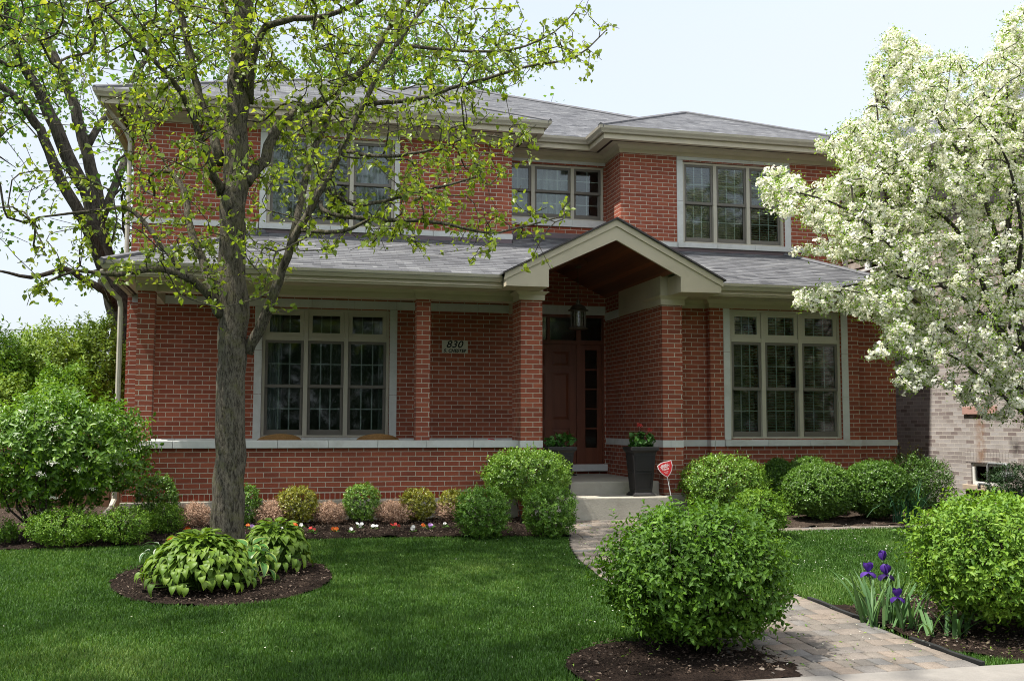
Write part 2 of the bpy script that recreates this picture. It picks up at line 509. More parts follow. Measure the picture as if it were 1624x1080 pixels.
def m_plank():
    m, t, b, _ = nmat('cedar_planks')
    uv = coords(t, 'Object')
    sx = N(t, 'ShaderNodeSeparateXYZ'); L(t, uv, sx.inputs[0])
    dv = N(t, 'ShaderNodeMath', operation='DIVIDE'); dv.inputs[1].default_value = 0.085; L(t, sx.outputs[0], dv.inputs[0])
    fl = N(t, 'ShaderNodeMath', operation='FLOOR'); L(t, dv.outputs[0], fl.inputs[0])
    fr = N(t, 'ShaderNodeMath', operation='FRACT'); L(t, dv.outputs[0], fr.inputs[0])
    wn = N(t, 'ShaderNodeTexWhiteNoise', noise_dimensions='1D'); L(t, fl.outputs[0], wn.inputs['W'])
    mp = N(t, 'ShaderNodeMapping'); mp.inputs['Scale'].default_value = (22, 1.2, 22); L(t, uv, mp.inputs[0])
    nz = N(t, 'ShaderNodeTexNoise', Scale=2.0, Detail=6.0); L(t, mp.outputs[0], nz.inputs[0])
    a = mixc(t, wn.outputs[0], (0.10, 0.028, 0.012), (0.21, 0.062, 0.024))
    g_ = ramp(t, nz.outputs[0], [(0.3, (0.7,) * 3), (0.7, (1.2,) * 3)])
    c = mixc(t, 1.0, a, g_.outputs[0], 'MULTIPLY')
    e = ramp(t, fr.outputs[0], [(0.0, (0.1,) * 3), (0.07, (1.0,) * 3)])
    c = mixc(t, 1.0, c, e.outputs[0], 'MULTIPLY')
    L(t, c, b.inputs['Base Color'])
    b.inputs['Roughness'].default_value = 0.5
    return m
M['plank'] = m_plank()

# ================================================================== the brick house
house = thing('brick_house', 'red brick two storey house with grey shingle hip roofs and gabled entry', 'house', (4.0, 3.0, 0.18))
HB = house
def part(mb, name, mat, parent=None, **kw):
    o = mb.build(name, mat, None, **kw)
    p = parent or HB
    o.parent = p
    bpy.context.view_layer.update()
    o.matrix_parent_inverse = p.matrix_world.inverted()
    return o

# openings (x0, x1, z0, z1)
OP_PORCH = (-0.06, 1.865, 1.285, 3.245)
OP_RIGHT = (6.862, 8.752, 1.272, 3.245)
OP_BAY = (6.973, 8.905, 4.62, 6.055)
OP_LEFT = (-0.04, 1.965, 4.62, 6.055)
OP_MID = (3.94, 5.80, 5.08, 6.06)
OP_DOOR = (4.06, 5.575, 0.83, 3.33)
mb = MB()
mb.wall(1.9, -2.0, 3.95, 0.1, 3.55, [OP_PORCH])
mb.wall(3.95, 1.9, 2.5, 0.1, 4.2, axis='y')
part(mb, 'wall', M['brick'])
mb = MB()
mb.wall(2.5, 3.95, 5.6, 0.1, 4.3, [OP_DOOR])
mb.wall(5.6, -0.05, 2.5, 0.2, 3.75, axis='y')
part(mb, 'wall', M['brick'])
mb = MB()
mb.wall(0.36, 6.54, 9.06, 0.1, 3.5, [OP_RIGHT])
mb.wall(6.54, 0.36, 0.5, 0.1, 3.5, axis='y')
mb.wall(9.06, 0.36, 0.5, 0.1, 3.5, axis='y')
mb.wall(0.5, 5.9, 6.54, 0.1, 3.5)
mb.wall(0.5, 9.06, 9.79, 0.1, 3.5)
mb.wall(9.79, 0.5, 3.0, 0.1, 3.6, axis='y')
part(mb, 'wall', M['brick'])
mb = MB()
mb.wall(2.35, -2.03, 3.92, 3.4, 6.32, [OP_LEFT])
mb.wall(3.92, 2.35, 3.14, 4.2, 6.32, axis='y')
mb.wall(3.14, 3.92, 5.833, 4.4, 6.32, [OP_MID])
mb.wall(5.833, 2.35, 3.14, 4.2, 6.32, axis='y')
mb.wall(2.35, 5.833, 10.03, 3.3, 6.32, [OP_BAY])
mb.wall(-2.03, 2.35, 15.0, 3.0, 6.32, axis='y')
mb.wall(10.03, 2.35, 15.0, 0.1, 6.32, axis='y')
mb.wall(-2.0, 1.9, 15.0, 0.1, 3.55, axis='y')
mb.wall(15.0, -2.03, 10.03, 0.1, 6.32)
mb.wall(2.35, 9.79, 10.03, 0.1, 3.3)
part(mb, 'wall', M['brick'])
# inside: floors and a back partition so that the rooms behind the panes are real, dim rooms
mb = MB()
mb.box(-1.9, 9.7, 2.6, 14.8, 0.70, 0.75)
mb.box(-1.9, 9.9, 3.3, 14.8, 3.58, 3.62)
mb.box(-1.9, 9.9, 6.0, 6.1, 0.75, 6.2)
mb.box(-1.9, 9.9, 3.16, 14.8, 6.28, 6.30)
mb.box(5.65, 9.7, 0.7, 2.6, 0.70, 0.75)
part(mb, 'interior_floor', M['dark_inside'])

# porch knee wall, piers and columns
mb = MB()
mb.box(-1.77, 3.48, 0.12, 0.40, 0.47, 1.16)
mb.box(-1.77, -1.49, 0.40, 1.9, 0.2, 1.16)
part(mb, 'porch_wall', M['brick'])
mb = MB()                                        # rowlock course at the foot of the knee wall
x = -1.76
while x < 3.44:
    mb.box(x, x + 0.058, 0.112, 0.2, 0.478, 0.560)
    x += 0.0677
part(mb, 'rowlock_course', M['brick_plain'])
part(MB().box(-1.765, 3.45, 0.1165, 0.19, 0.469, 0.566), 'mortar_bed', M['mortar'])
mb = MB()
x = -1.82
while x < 3.42:
    x2 = min(x + 0.665, 3.475)
    mb.box(x, x2 - 0.004, 0.06, 0.52, 1.163, 1.262)
    x = x2
mb.box(-1.82, -1.45, 0.525, 1.88, 1.163, 1.262)
part(mb, 'wall_cap', M['stone'], bevel=0.006)
mb = MB(); mb.box(-1.79, 3.50, 0.09, 0.38, 0.0, 0.468); part(mb, 'foundation', M['concrete'], bevel=0.01); mb = MB(); mb.box(5.62, 5.95, -0.075, 0.4, 0.0, 0.487); part(mb, 'foundation', M['concrete'], bevel=0.01)
def column(x0, x1, y0, y1, z0, z1):
    part(MB().box(x0, x1, y0, y1, z0, z1), 'column', M['brick'])
column(-1.67, -1.455, 0.30, 0.52, 1.262, 3.243)
column(2.057, 2.252, 0.30, 0.50, 1.262, 3.243)
column(-1.95, -1.75, 1.70, 1.898, 0.2, 3.24)
mb = MB(); mb.box(3.48, 3.795, -0.05, 0.45, 0.1, 1.158); mb.box(3.48, 3.795, -0.05, 0.45, 1.262, 3.235); part(mb, 'pier', M['brick'])
mb = MB(); mb.box(3.474, 3.665, -0.056, 0.456, 1.159, 1.261); mb.box(3.669, 3.801, -0.056, 0.456, 1.159, 1.261); part(mb, 'pier_block', M['stone'], bevel=0.004)
mb = MB(); mb.box(5.602, 5.915, -0.05, 0.499, 0.488, 1.157); mb.box(5.602, 5.915, -0.05, 0.499, 1.262, 3.225); part(mb, 'pier', M['brick'])
# stone bands
mb = MB()
mb.box(5.594, 5.718, -0.057, 0.52, 1.158, 1.261); mb.box(5.722, 5.922, -0.057, 0.50, 1.158, 1.261)
part(mb, 'pier_block', M['stone'], bevel=0.004); mb = MB()
x = 0.0
for y0, y1 in ((0.524, 1.2), (1.204, 1.85), (1.854, 2.49)): mb.box(5.590, 5.62, y0, y1, 1.158, 1.261)
part(mb, 'stone_band', M['stone'], bevel=0.003); mb = MB()
mb.box(5.925, 6.53, 0.488, 0.52, 1.160, 1.257)
mb.box(6.531, 6.60, 0.347, 0.52, 1.160, 1.257); mb.box(6.604, 6.755, 0.347, 0.40, 1.160, 1.257)
part(mb, 'stone_band', M['stone'], bevel=0.003); mb = MB()
mb.box(8.868, 9.068, 0.347, 0.40, 1.160, 1.257)
mb.box(9.072, 9.80, 0.488, 0.52, 1.160, 1.257)
part(mb, 'stone_band', M['stone'], bevel=0.003); mb = MB(); mb2 = MB()
for i in range(9):
    a, b_ = -1.93 + i * 0.65, -1.93 + (i + 1) * 0.65 - 0.004
    mb.box(a, min(b_, 3.94), 1.885, 1.93, 1.166, 1.269)
    mb2.box(a, min(b_, 3.94), 1.886, 1.93, 3.258, 3.386)
part(mb, 'stone_band', M['stone'], bevel=0.003); part(mb2, 'lintel', M['stone'], bevel=0.003); mb = MB()
mb.box(3.955, 4.77, 2.486, 2.53, 3.332, 3.485); mb.box(4.774, 5.597, 2.486, 2.53, 3.332, 3.485)
part(mb, 'lintel', M['stone'], bevel=0.003)
mb = MB(); mb.box(5.588, 5.62, 1.765, 2.485, 3.235, 3.37); part(mb, 'lintel', M['stone'], bevel=0.003)
mb = MB()
for i in range(9):
    a = -2.045 + i * 0.665
    b_ = min(a + 0.661, 3.932)
    if b_ <= -0.17 or a >= 2.06: mb.box(a, b_, 2.333, 2.40, 4.535, 4.62)
    elif a < -0.17:
        mb.box(a, -0.16, 2.333, 2.40, 4.535, 4.62); part(mb, 'stone_band', M['stone'], bevel=0.003); mb = MB()
    elif b_ > 2.06 and a < 2.06: mb.box(2.06, b_, 2.333, 2.40, 4.535, 4.62)
part(mb, 'stone_band', M['stone'], bevel=0.003); mb = MB(); mb.box(5.818, 6.862, 2.333, 2.40, 4.535, 4.62); part(mb, 'stone_band', M['stone'], bevel=0.003); mb = MB()
mb.box(9.03, 9.55, 2.333, 2.40, 4.535, 4.62); mb.box(9.554, 10.045, 2.333, 2.40, 4.535, 4.62)
part(mb, 'stone_band', M['stone'], bevel=0.003)

# ------------------------------------------------------------------ windows
def window(op, Y, mulls, meet, transom=None, bars=(3, 2), blind=None, curtain=False, jl=None, jr=None, jtop=None, sill=None, lintel=None, ndiv=3):
    x0, x1, z0, z1 = op
    fy0, fy1 = Y + 0.035, Y + 0.10
    fr = MB()
    fr.box(x0 + .002, x0 + 0.045, fy0, fy1, z0 + .002, z1 - .002); fr.box(x1 - 0.045, x1 - .002, fy0, fy1, z0 + .002, z1 - .002)
    fr.box(x0 + 0.045, x1 - 0.045, fy0, fy1, z1 - 0.04, z1 - .002); fr.box(x0 + 0.045, x1 - 0.045, fy0 - 0.02, fy1, z0 + .002, z0 + 0.03)
    for m_ in mulls: fr.box(m_ - 0.032, m_ + 0.032, fy0 - 0.006, fy1, z0 + 0.03, z1 - 0.04)
    xs = [x0 + 0.045] + [v for m_ in mulls for v in (m_ - 0.032, m_ + 0.032)] + [x1 - 0.045]
    units = [(xs[2 * i], xs[2 * i + 1]) for i in range(len(mulls) + 1)]
    ztop = z1 - 0.04
    if transom:
        for a, b_ in units: fr.box(a, b_, fy0 - 0.003, fy1, transom[0], transom[1])
        ztop = transom[0]
    w = part(fr, 'window', M['frame'], bevel=0.004)
    def sash(a, b_, c, d, y, mat, st, bot, nx, nz):
        s_ = MB()
        s_.box(a + .002, a + st, y, y + 0.035, c, d); s_.box(b_ - st, b_ - .002, y, y + 0.035, c, d)
        s_.box(a + st, b_ - st, y, y + 0.035, c, c + bot); s_.box(a + st, b_ - st, y, y + 0.035, d - st, d)
        part(s_, 'sash', mat, w, bevel=0.004)
        gx0, gx1, gz0, gz1 = a + st, b_ - st, c + bot, d - st
        part(MB().box(gx0 - 0.003, gx1 + 0.003, y + 0.014, y + 0.018, gz0 - 0.003, gz1 + 0.003), 'pane', M['glass'], w)
        mm = MB()
        for i in range(1, nx): mm.box(gx0 + (gx1 - gx0) * i / nx - 0.008, gx0 + (gx1 - gx0) * i / nx + 0.008, y + 0.020, y + 0.026, gz0, gz1)
        for j in range(1, nz): mm.box(gx0, gx1, y + 0.0205, y + 0.0255, gz0 + (gz1 - gz0) * j / nz - 0.008, gz0 + (gz1 - gz0) * j / nz + 0.008)
        if nz > 1: part(mm, 'glazing_bars', M['muntin'], w)
        else:
            for i in range(1, nx):
                gx = gx0 + (gx1 - gx0) * i / nx
                part(MB().box(gx - 0.008, gx + 0.008, y + 0.020, y + 0.026, gz0, gz1), 'glazing_bar', M['muntin'], w)
    for i, (a, b_) in enumerate(units):
        nx = ndiv if isinstance(ndiv, int) else ndiv[i]
        if transom:
            sash(a, b_, transom[1], z1 - 0.04, fy0 + 0.012, M['frame'], 0.062, 0.062, nx, 1)
        sash(a, b_, meet - 0.02, ztop, fy0 + 0.010, M['sash'], 0.042, 0.045, nx, 2)
        sash(a, b_, z0 + 0.03, meet + 0.02, fy0 + 0.048, M['sash'], 0.045, 0.085, nx, 2)
    if blind:
        bl = MB()
        z = blind[0]
        while z < blind[1]:
            for a, b_ in units:
                n = len(bl.v)
                bl.v += [(a + .05, fy1 + 0.085, z), (b_ - .05, fy1 + 0.085, z), (b_ - .05, fy1 + 0.12, z + 0.028), (a + .05, fy1 + 0.12, z + 0.028)]
                bl.f.append((n, n + 1, n + 2, n + 3))
            z += 0.042
        part(bl, 'blind', M['blind'], w)
    if curtain:
        for cx0, cx1 in curtain:
            cu = MB()
            k = 40; base = len(cu.v)
            for i in range(k + 1):
                xx = cx0 + (cx1 - cx0) * i / k
                yy = fy1 + 0.16 + 0.025 * math.sin(i * 1.35) + 0.01 * math.sin(i * 3.1)
                cu.v += [(xx, yy, z0 - 0.05), (xx, yy, z1)]
            for i in range(k): cu.f.append((base + 2 * i, base + 2 * i + 2, base + 2 * i + 3, base + 2 * i + 1))
            part(cu, 'curtain', M['curtain'], w)
    # limestone surround: jambs, sill and lintel, each a run of blocks
    for j in (jl, jr):
        if not j: continue
        sr = MB(); a, b_, c, d = j
        nb = max(2, round((d - c) / 0.66))
        for i in range(nb):
            q0, q1 = c + (d - c) * i / nb, c + (d - c) * (i + 1) / nb
            sr.box(a, b_, Y - 0.014, Y + 0.05, q0 + 0.002, q1 - 0.002)
        part(sr, 'jamb_stones', M['stone'], bevel=0.003)
    for nm_, run, sz_ in (('window_sill', sill, 0.62), ('lintel', lintel, 0.65)):
        if not run: continue
        sr = MB(); a, b_, c, d = run[:4]; pr = run[4] if len(run) > 4 else 0.014
        nb = max(2, round((b_ - a) / sz_))
        for i in range(nb):
            q0, q1 = a + (b_ - a) * i / nb, a + (b_ - a) * (i + 1) / nb
            sr.box(q0 + .002, q1 - .002, Y - pr, Y + 0.05, c, d)
        part(sr, nm_, M['stone'], bevel=0.003)
    return w
window(OP_PORCH, 1.9, (0.59, 1.198), 2.058, (2.755, 2.815), curtain=[(0.0, 0.24), (1.72, 1.85)], jl=(-0.175, -0.061, 1.27, 3.256), jr=(1.866, 1.98, 1.27, 3.256), sill=(-0.175, 1.98, 1.205, 1.284, 0.03))
window(OP_RIGHT, 0.36, (7.435, 8.063), 2.034, (2.75, 2.805), blind=(1.36, 3.2), jl=(6.757, 6.861, 1.262, 3.252), jr=(8.753, 8.865, 1.262, 3.252), sill=(6.757, 8.866, 1.165, 1.260, 0.045))
window(OP_BAY, 2.35, (7.59, 8.222), 5.335, blind=(4.7, 6.02), jl=(6.862, 6.972, 4.622, 6.075), jr=(8.906, 9.02, 4.622, 6.075), sill=(6.863, 9.028, 4.533, 4.619, 0.045), lintel=(6.862, 9.02, 6.077, 6.135))
window(OP_LEFT, 2.35, (0.60, 1.28), 5.335, curtain=[(0.0, 0.3), (1.33, 1.92)], jl=(-0.155, -0.041, 4.622, 6.075), jr=(1.966, 2.05, 4.622, 6.075), sill=(-0.155, 2.055, 4.533, 4.619, 0.045), lintel=(-0.155, 2.05, 6.077, 6.135))
window(OP_MID, 3.14, (4.501, 5.223), 5.585, ndiv=(2, 3, 2), curtain=[(4.0, 5.32)], sill=(3.925, 5.83, 4.955, 5.078, 0.04), lintel=(3.925, 5.83, 6.085, 6.168))

# ------------------------------------------------------------------ entry door
dw = MB()
Yd = 2.53
X0, X1, Z0, Z1 = OP_DOOR
dw.box(X0 + .002, X0 + 0.06, Yd - .02, Yd + .1, Z0, Z1 - .002); dw.box(X1 - 0.035, X1 - .002, Yd - .02, Yd + .1, Z0, Z1 - .002)
dw.box(X0 + .06, X1 - .035, Yd - .02, Yd + .1, 3.285, Z1 - .002); dw.box(X0 + .06, X1 - .035, Yd - .022, Yd + .1, 2.83, 2.90)
dw.box(5.085, 5.165, Yd - .021, Yd + .1, Z0, 2.83); dw.box(5.085, 5.165, Yd - .019, Yd + .1, 2.90, 3.285); dw.box(4.575, 4.625, Yd - .018, Yd + .1, 2.90, 3.285)
entry = part(dw, 'door_frame', M['wood'], bevel=0.004)
for a, b_ in ((4.12, 4.575), (4.625, 5.085), (5.165, 5.54)):
    part(MB().box(a, b_, Yd + .02, Yd + .025, 2.90, 3.285), 'transom_pane', M['glass'], entry)
dm = MB()
dx0, dx1 = 4.12, 5.085
dm.box(dx0 + .003, dx1 - .003, Yd + .02, Yd + .05, Z0 + .005, 2.828)
xs = [dx0 + .003, dx0 + .13, 4.545, 4.66, dx1 - .12, dx1 - .003]
zs = [Z0 + .005, 1.0, 1.42, 1.56, 2.36, 2.46, 2.72, 2.828]
for i in (0, 2, 4): dm.box(xs[i], xs[i + 1], Yd + .0, Yd + .02, zs[0], zs[-1])
for i in (1, 3):
    for j in (0, 2, 4, 6): dm.box(xs[i], xs[i + 1], Yd + .001, Yd + .02, zs[j], zs[j + 1])
    for j in (1, 3, 5):
        n = len(dm.v); a, b_, c, d = xs[i] + .015, xs[i + 1] - .015, zs[j] + .015, zs[j + 1] - .015
        dm.v += [(a, Yd + .02, c), (b_, Yd + .02, c), (b_, Yd + .02, d), (a, Yd + .02, d), (a + .04, Yd + .006, c + .04), (b_ - .04, Yd + .006, c + .04), (b_ - .04, Yd + .006, d - .04), (a + .04, Yd + .006, d - .04)]
        for q in ((4, 5, 6, 7), (0, 1, 5, 4), (1, 2, 6, 5), (2, 3, 7, 6), (3, 0, 4, 7)): dm.f.append(tuple(n + k for k in q))
door = part(dm, 'door', M['wood'])
kn = MB(); kn.lathe([(0.0, 0), (0.03, 0.0), (0.03, 0.004), (0.012, 0.01), (0.012, 0.04), (0.03, 0.055), (0.032, 0.075), (0.0, 0.09)], n=14)
hd = kn.build('handle', M['black'], None, smooth=True); hd.rotation_euler = (math.pi / 2, 0, 0); hd.location = (4.19, Yd, 1.78)
hd.parent = door; bpy.context.view_layer.update(); hd.matrix_parent_inverse = door.matrix_world.inverted()
sl = MB()
sl.box(5.168, 5.245, Yd, Yd + .05, Z0 + .004, 2.828); sl.box(5.455, 5.538, Yd, Yd + .05, Z0 + .004, 2.828)
zz = [1.10, 1.42, 1.75, 2.08, 2.41, 2.74]
sl.box(5.245, 5.455, Yd + .001, Yd + .05, Z0 + .004, zz[0]); sl.box(5.245, 5.455, Yd + .001, Yd + .05, zz[-1], 2.828)
for z in zz[1:-1]: sl.box(5.245, 5.455, Yd + .004, Yd + .05, z - .012, z + .012)
sd = part(sl, 'sidelight', M['wood'], bevel=0.003)
part(MB().box(5.243, 5.457, Yd + .03, Yd + .034, zz[0], zz[-1]), 'sidelight_pane', M['glass'], sd)
mb = MB(); mb.box(4.0, 5.595, 2.40, 2.52, 0.715, 0.826); part(mb, 'threshold', M['stone'], bevel=0.006)
mb = MB(); mb.box(3.8, 5.598, 0.10, 2.49, 0.0, 0.668); part(mb, 'entry_step', M['concrete'], bevel=0.015)
mb = MB(); mb.box(3.55, 5.50, -0.55, 0.10, 0.0, 0.492); part(mb, 'entry_step', M['concrete'], bevel=0.018)
mb = MB(); mb.box(-1.7, 3.8, 0.42, 1.9, 0.3, 0.668); part(mb, 'porch_floor', M['concrete'])

# ------------------------------------------------------------------ beams, capitals, soffits of the porch
mb = MB()
mb.box(-1.66, 3.50, 0.30, 0.50, 3.245, 3.40); mb.box(-1.66, -1.47, 0.50, 1.88, 3.246, 3.40)
mb.sweep([(0, 3.33), (0.02, 3.33), (0.06, 3.40), (0, 3.40)], [(-1.66, 0.31), (3.50, 0.31)])
part(mb, 'porch_beam', M['trim'])
mb = MB()
def capital(x0, x1, y0, y1, z0, z1):
    mb = MB()
    mb.box(x0 - .03, x1 + .03, y0 - .03, y1 + .03, z0, z1 - 0.05)
    mb.frustum(((x0 + x1) / 2, (y0 + y1) / 2), x1 - x0 + .06, y1 - y0 + .06, z1 - .05, x1 - x0 + .17, y1 - y0 + .17, z1 - .002)
    part(mb, 'capital', M['trim'])
capital(2.057, 2.252, 0.30, 0.50, 3.244, 3.392)
capital(-1.67, -1.455, 0.30, 0.50, 3.244, 3.392)
capital(3.48, 3.795, -0.05, 0.45, 3.236, 3.358)
capital(5.61, 5.915, -0.05, 0.45, 3.226, 3.358)
mb = MB()
mb.box(5.575, 5.608, -0.075, 1.757, 3.237, 3.70)
mb.box(5.572, 5.609, -0.078, 1.757, 3.50, 3.512)
mb.box(5.570, 5.93, -0.082, -0.05, 3.36, 3.70)
part(mb, 'entry_beam', M['trim']); mb = MB()
mb.box(3.765, 3.80, -0.075, 1.9, 3.237, 3.70)
mb.box(3.45, 3.80, -0.082, -0.05, 3.36, 3.62)
part(mb, 'entry_beam', M['trim'])
mb = MB()                                        # soffit boards with the dark vent strip set in them
SOF = [(-2.0, 15.0), (-2.0, -0.36), (3.14, -0.36)]
mb.box(-1.97, 3.2, -0.36, -0.10, 3.375, 3.385); mb.box(-1.97, 3.2, -0.06, 0.32, 3.374, 3.385)
mb.box(-1.97, -1.90, 0.32, 1.95, 3.374, 3.385); mb.box(-1.86, -1.62, 0.32, 1.90, 3.374, 3.385)
mb.box(-1.60, 3.80, 0.50, 1.90, 3.47, 3.485)
mb.box(6.25, 9.82, -0.36, -0.02, 3.375, 3.385); mb.box(6.25, 9.82, 0.02, 0.5, 3.374, 3.385)
mb.box(5.93, 6.25, -0.3, 0.5, 3.376, 3.385)
part(mb, 'soffit', M['trim'])
mb = MB()
mb.box(-1.90, 3.2, -0.10, -0.06, 3.382, 3.39); mb.box(-1.90, -1.86, 0.30, 1.95, 3.381, 3.39); mb.box(6.25, 9.82, -0.02, 0.02, 3.382, 3.39)
part(mb, 'soffit_vent', M['vent'])
EAVE_P = [(0.0, 3.525), (0.0, 3.43), (0.045, 3.43), (0.062, 3.455), (0.09, 3.49), (0.098, 3.525), (0.092, 3.525), (0.082, 3.492), (0.008, 3.44), (0.008, 3.525)]
mb = MB()
mb.sweep(EAVE_P, [(-1.98, 2.34), (-1.98, -0.335), (3.12, -0.335)])
for xe in (3.12,): mb.box(xe, xe + .004, -0.43, -0.335, 3.44, 3.522)
part(mb, 'gutter', M['gutter']); mb = MB()
mb.sweep(EAVE_P, [(6.31, -0.335), (9.80, -0.335), (9.80, 2.3)])
for xe in (6.30,): mb.box(xe, xe + .004, -0.43, -0.335, 3.44, 3.522)
part(mb, 'gutter', M['gutter'])
mb = MB()
FP = [(-0.03, 3.52), (-0.03, 3.355), (0.0, 3.355), (0.0, 3.43), (-0.005, 3.52)]
mb.sweep([(-0.06, 3.50), (-0.06, 3.350), (-0.002, 3.350), (-0.002, 3.50)], [(-1.98, 2.34), (-1.98, -0.335), (3.14, -0.335)])
part(mb, 'fascia', M['trim']); mb = MB()
mb.sweep([(-0.06, 3.50), (-0.06, 3.350), (-0.002, 3.350), (-0.002, 3.50)], [(6.29, -0.335), (9.80, -0.335), (9.80, 2.3)])
part(mb, 'fascia', M['trim'])
mb = MB()                                        # frieze boards on the lower right walls, crown along the top
FRZ = [(0.0, 3.256), (0.022, 3.256), (0.022, 3.32), (0.04, 3.335), (0.075, 3.374), (0.0, 3.374)]
mb.sweep(FRZ, [(5.93, 0.5), (6.54, 0.5), (6.54, 0.36), (9.06, 0.36), (9.06, 0.5), (9.79, 0.5), (9.79, 2.3)])
part(mb, 'frieze', M['trim'])

# gabled entry
GX = 4.722
mb = MB()
mb.prism([(3.143, 3.357), (3.143, 3.54), (GX, 4.335), (6.295, 3.54), (6.295, 3.357), (5.68, 3.352), (5.68, 3.565), (GX, 4.051), (3.742, 3.60), (3.742, 3.357)], -0.585, -0.54)
mb.box(3.146, 3.740, -0.54, -0.085, 3.359, 3.50); mb.box(5.682, 6.29, -0.54, -0.085, 3.354, 3.50)
mb.prism([(5.682, 3.50), (5.682, 3.62), (6.1, 3.62), (6.24, 3.50)], -0.54, -0.085)
mb.prism([(3.74, 3.50), (3.74, 3.62), (3.3, 3.62), (3.2, 3.50)], -0.54, -0.085)
gf = part(mb, 'gable_fascia', M['trim'])
mb = MB()
k = 0.505
mb.prism([(3.12, 3.548), (GX, 4.352), (GX, 4.245), (3.12, 3.441 + .0)], -0.606, -0.586)
mb.prism([(6.318, 3.548), (GX, 4.352), (GX, 4.245), (6.318, 3.441)], -0.606, -0.586)
part(mb, 'rake_trim', M['trim'])
mb = MB()                                        # cedar ceiling following the gable
zr, zl = 4.062, 0.488
mb.prism([(GX, zr), (5.605, zr - zl * (5.605 - GX)), (5.605, zr - zl * (5.605 - GX) + .03), (GX, zr + .03), (3.755, zr - zl * (GX - 3.755) + .03), (3.755, zr - zl * (GX - 3.755))], -0.535, 2.498)
part(mb, 'porch_ceiling', M['plank'])
lt = MB(); lt.box(4.55, 4.83, 1.06, 1.34, 3.975, 4.055); part(lt, 'ceiling_block', M['wood'])

# ------------------------------------------------------------------ roofs
def slab(mb, pts, t=0.035):
    """roof plane: the polygon and a copy below it, closed round the edge"""
    n, k = len(mb.v), len(pts)
    mb.v += [tuple(p) for p in pts] + [(p[0], p[1], p[2] - t) for p in pts]
    mb.f.append(tuple(n + i for i in range(k)))
    mb.f.append(tuple(n + k + i for i in reversed(range(k))))
    for i in range(k):
        j = (i + 1) % k
        mb.f.append((n + j, n + i, n + k + i, n + k + j))
ZP = lambda y: 3.515 + 0.347 * (y + 0.42)
mb = MB()
slab(mb, [(x, y, ZP(y)) for x, y in [(-2.03, -0.42), (3.6, -0.42), (GX, 2.0), (5.85, -0.42), (9.87, -0.42), (8.9, 2.355), (5.838, 2.355), (5.838, 3.145), (3.915, 3.145), (3.915, 2.355), (-0.08, 2.355)]])
slab(mb, [(-2.03, -0.42, ZP(-.42)), (-0.08, 2.355, ZP(2.355)), (-2.03, 2.355, ZP(-.42))])
slab(mb, [(9.87, -0.42, ZP(-.42)), (9.87, 2.355, ZP(-.42)), (8.9, 2.355, ZP(2.355))])
proof = part(mb, 'roof', M['shingle'])
mb = MB()
mb.tube([(-2.03, -0.42, ZP(-.42) + .0), (-0.08, 2.345, ZP(2.345) + .0)], 0.05, 6); part(mb, 'ridge_cap', M['cap'], proof); mb = MB(); mb.tube([(9.87, -0.42, ZP(-.42)), (8.9, 2.345, ZP(2.345))], 0.05, 6)
part(mb, 'ridge_cap', M['cap'], proof)
mb = MB()
zg = lambda x: 4.365 - 0.505 * abs(x - GX)
slab(mb, [(3.095, -0.63, zg(3.095)), (GX, -0.63, zg(GX)), (GX, 2.25, zg(GX)), (3.095, 0.0, zg(3.095))], 0.028)
slab(mb, [(6.345, -0.63, zg(6.345)), (6.345, 0.0, zg(6.345)), (GX, 2.25, zg(GX)), (GX, -0.63, zg(GX))], 0.028)
groof = part(mb, 'roof', M['shingle'])
mb = MB(); mb.prism([(3.09, zg(3.09) - .002), (GX, zg(GX) + .004), (6.35, zg(6.35) - .002), (6.35, zg(6.35) - .026), (GX, zg(GX) - .022), (3.09, zg(3.09) - .026)], -0.64, -0.628)
part(mb, 'drip_edge', M['drip'], groof)
mb = MB()
E_ = 6.43; S_ = 0.45
zl_ = lambda d: E_ + S_ * d
A1 = (0.945, 5.325, zl_(3.495)); A2 = (0.945, 6.115, zl_(3.495)); R1 = (3.75, 8.92, zl_(6.30)); R2 = (4.25, 8.92, zl_(6.30))
B1 = (7.93, 4.45, zl_(2.62)); B2 = (7.93, 5.24, zl_(2.62))
slab(mb, [(-2.55, 1.83, E_), A1, A2, R1, (-2.55, 15.2, E_)])
slab(mb, [(-2.55, 1.83, E_), (4.44, 1.83, E_), A1])
slab(mb, [(4.44, 1.83, E_), (4.44, 2.62, E_), A2, A1])
slab(mb, [(4.44, 2.62, E_), (5.313, 2.62, E_), B2, R2, R1, A2])
slab(mb, [(5.313, 1.83, E_), B1, B2, (5.313, 2.62, E_)])
slab(mb, [(5.313, 1.83, E_), (10.55, 1.83, E_), B1])
slab(mb, [(10.55, 1.83, E_), (10.55, 15.2, E_), R2, B2, B1])
slab(mb, [R1, R2, (10.55, 15.2, E_), (-2.55, 15.2, E_)])
mroof = part(mb, 'roof', M['shingle'])
mb = MB()
for p, q in (((-2.55, 1.83, E_), A1), ((4.44, 1.83, E_), A1), (A1, A2), (A2, R1), (R1, R2), (R2, B2), (B1, B2), ((5.313, 1.83, E_), B1), ((10.55, 1.83, E_), B1)):
    mb.tube([Vector(p) - Vector((0, 0, .012)), Vector(q) - Vector((0, 0, .012))], 0.055, 6)
part(mb, 'ridge_cap', M['cap'], mroof)
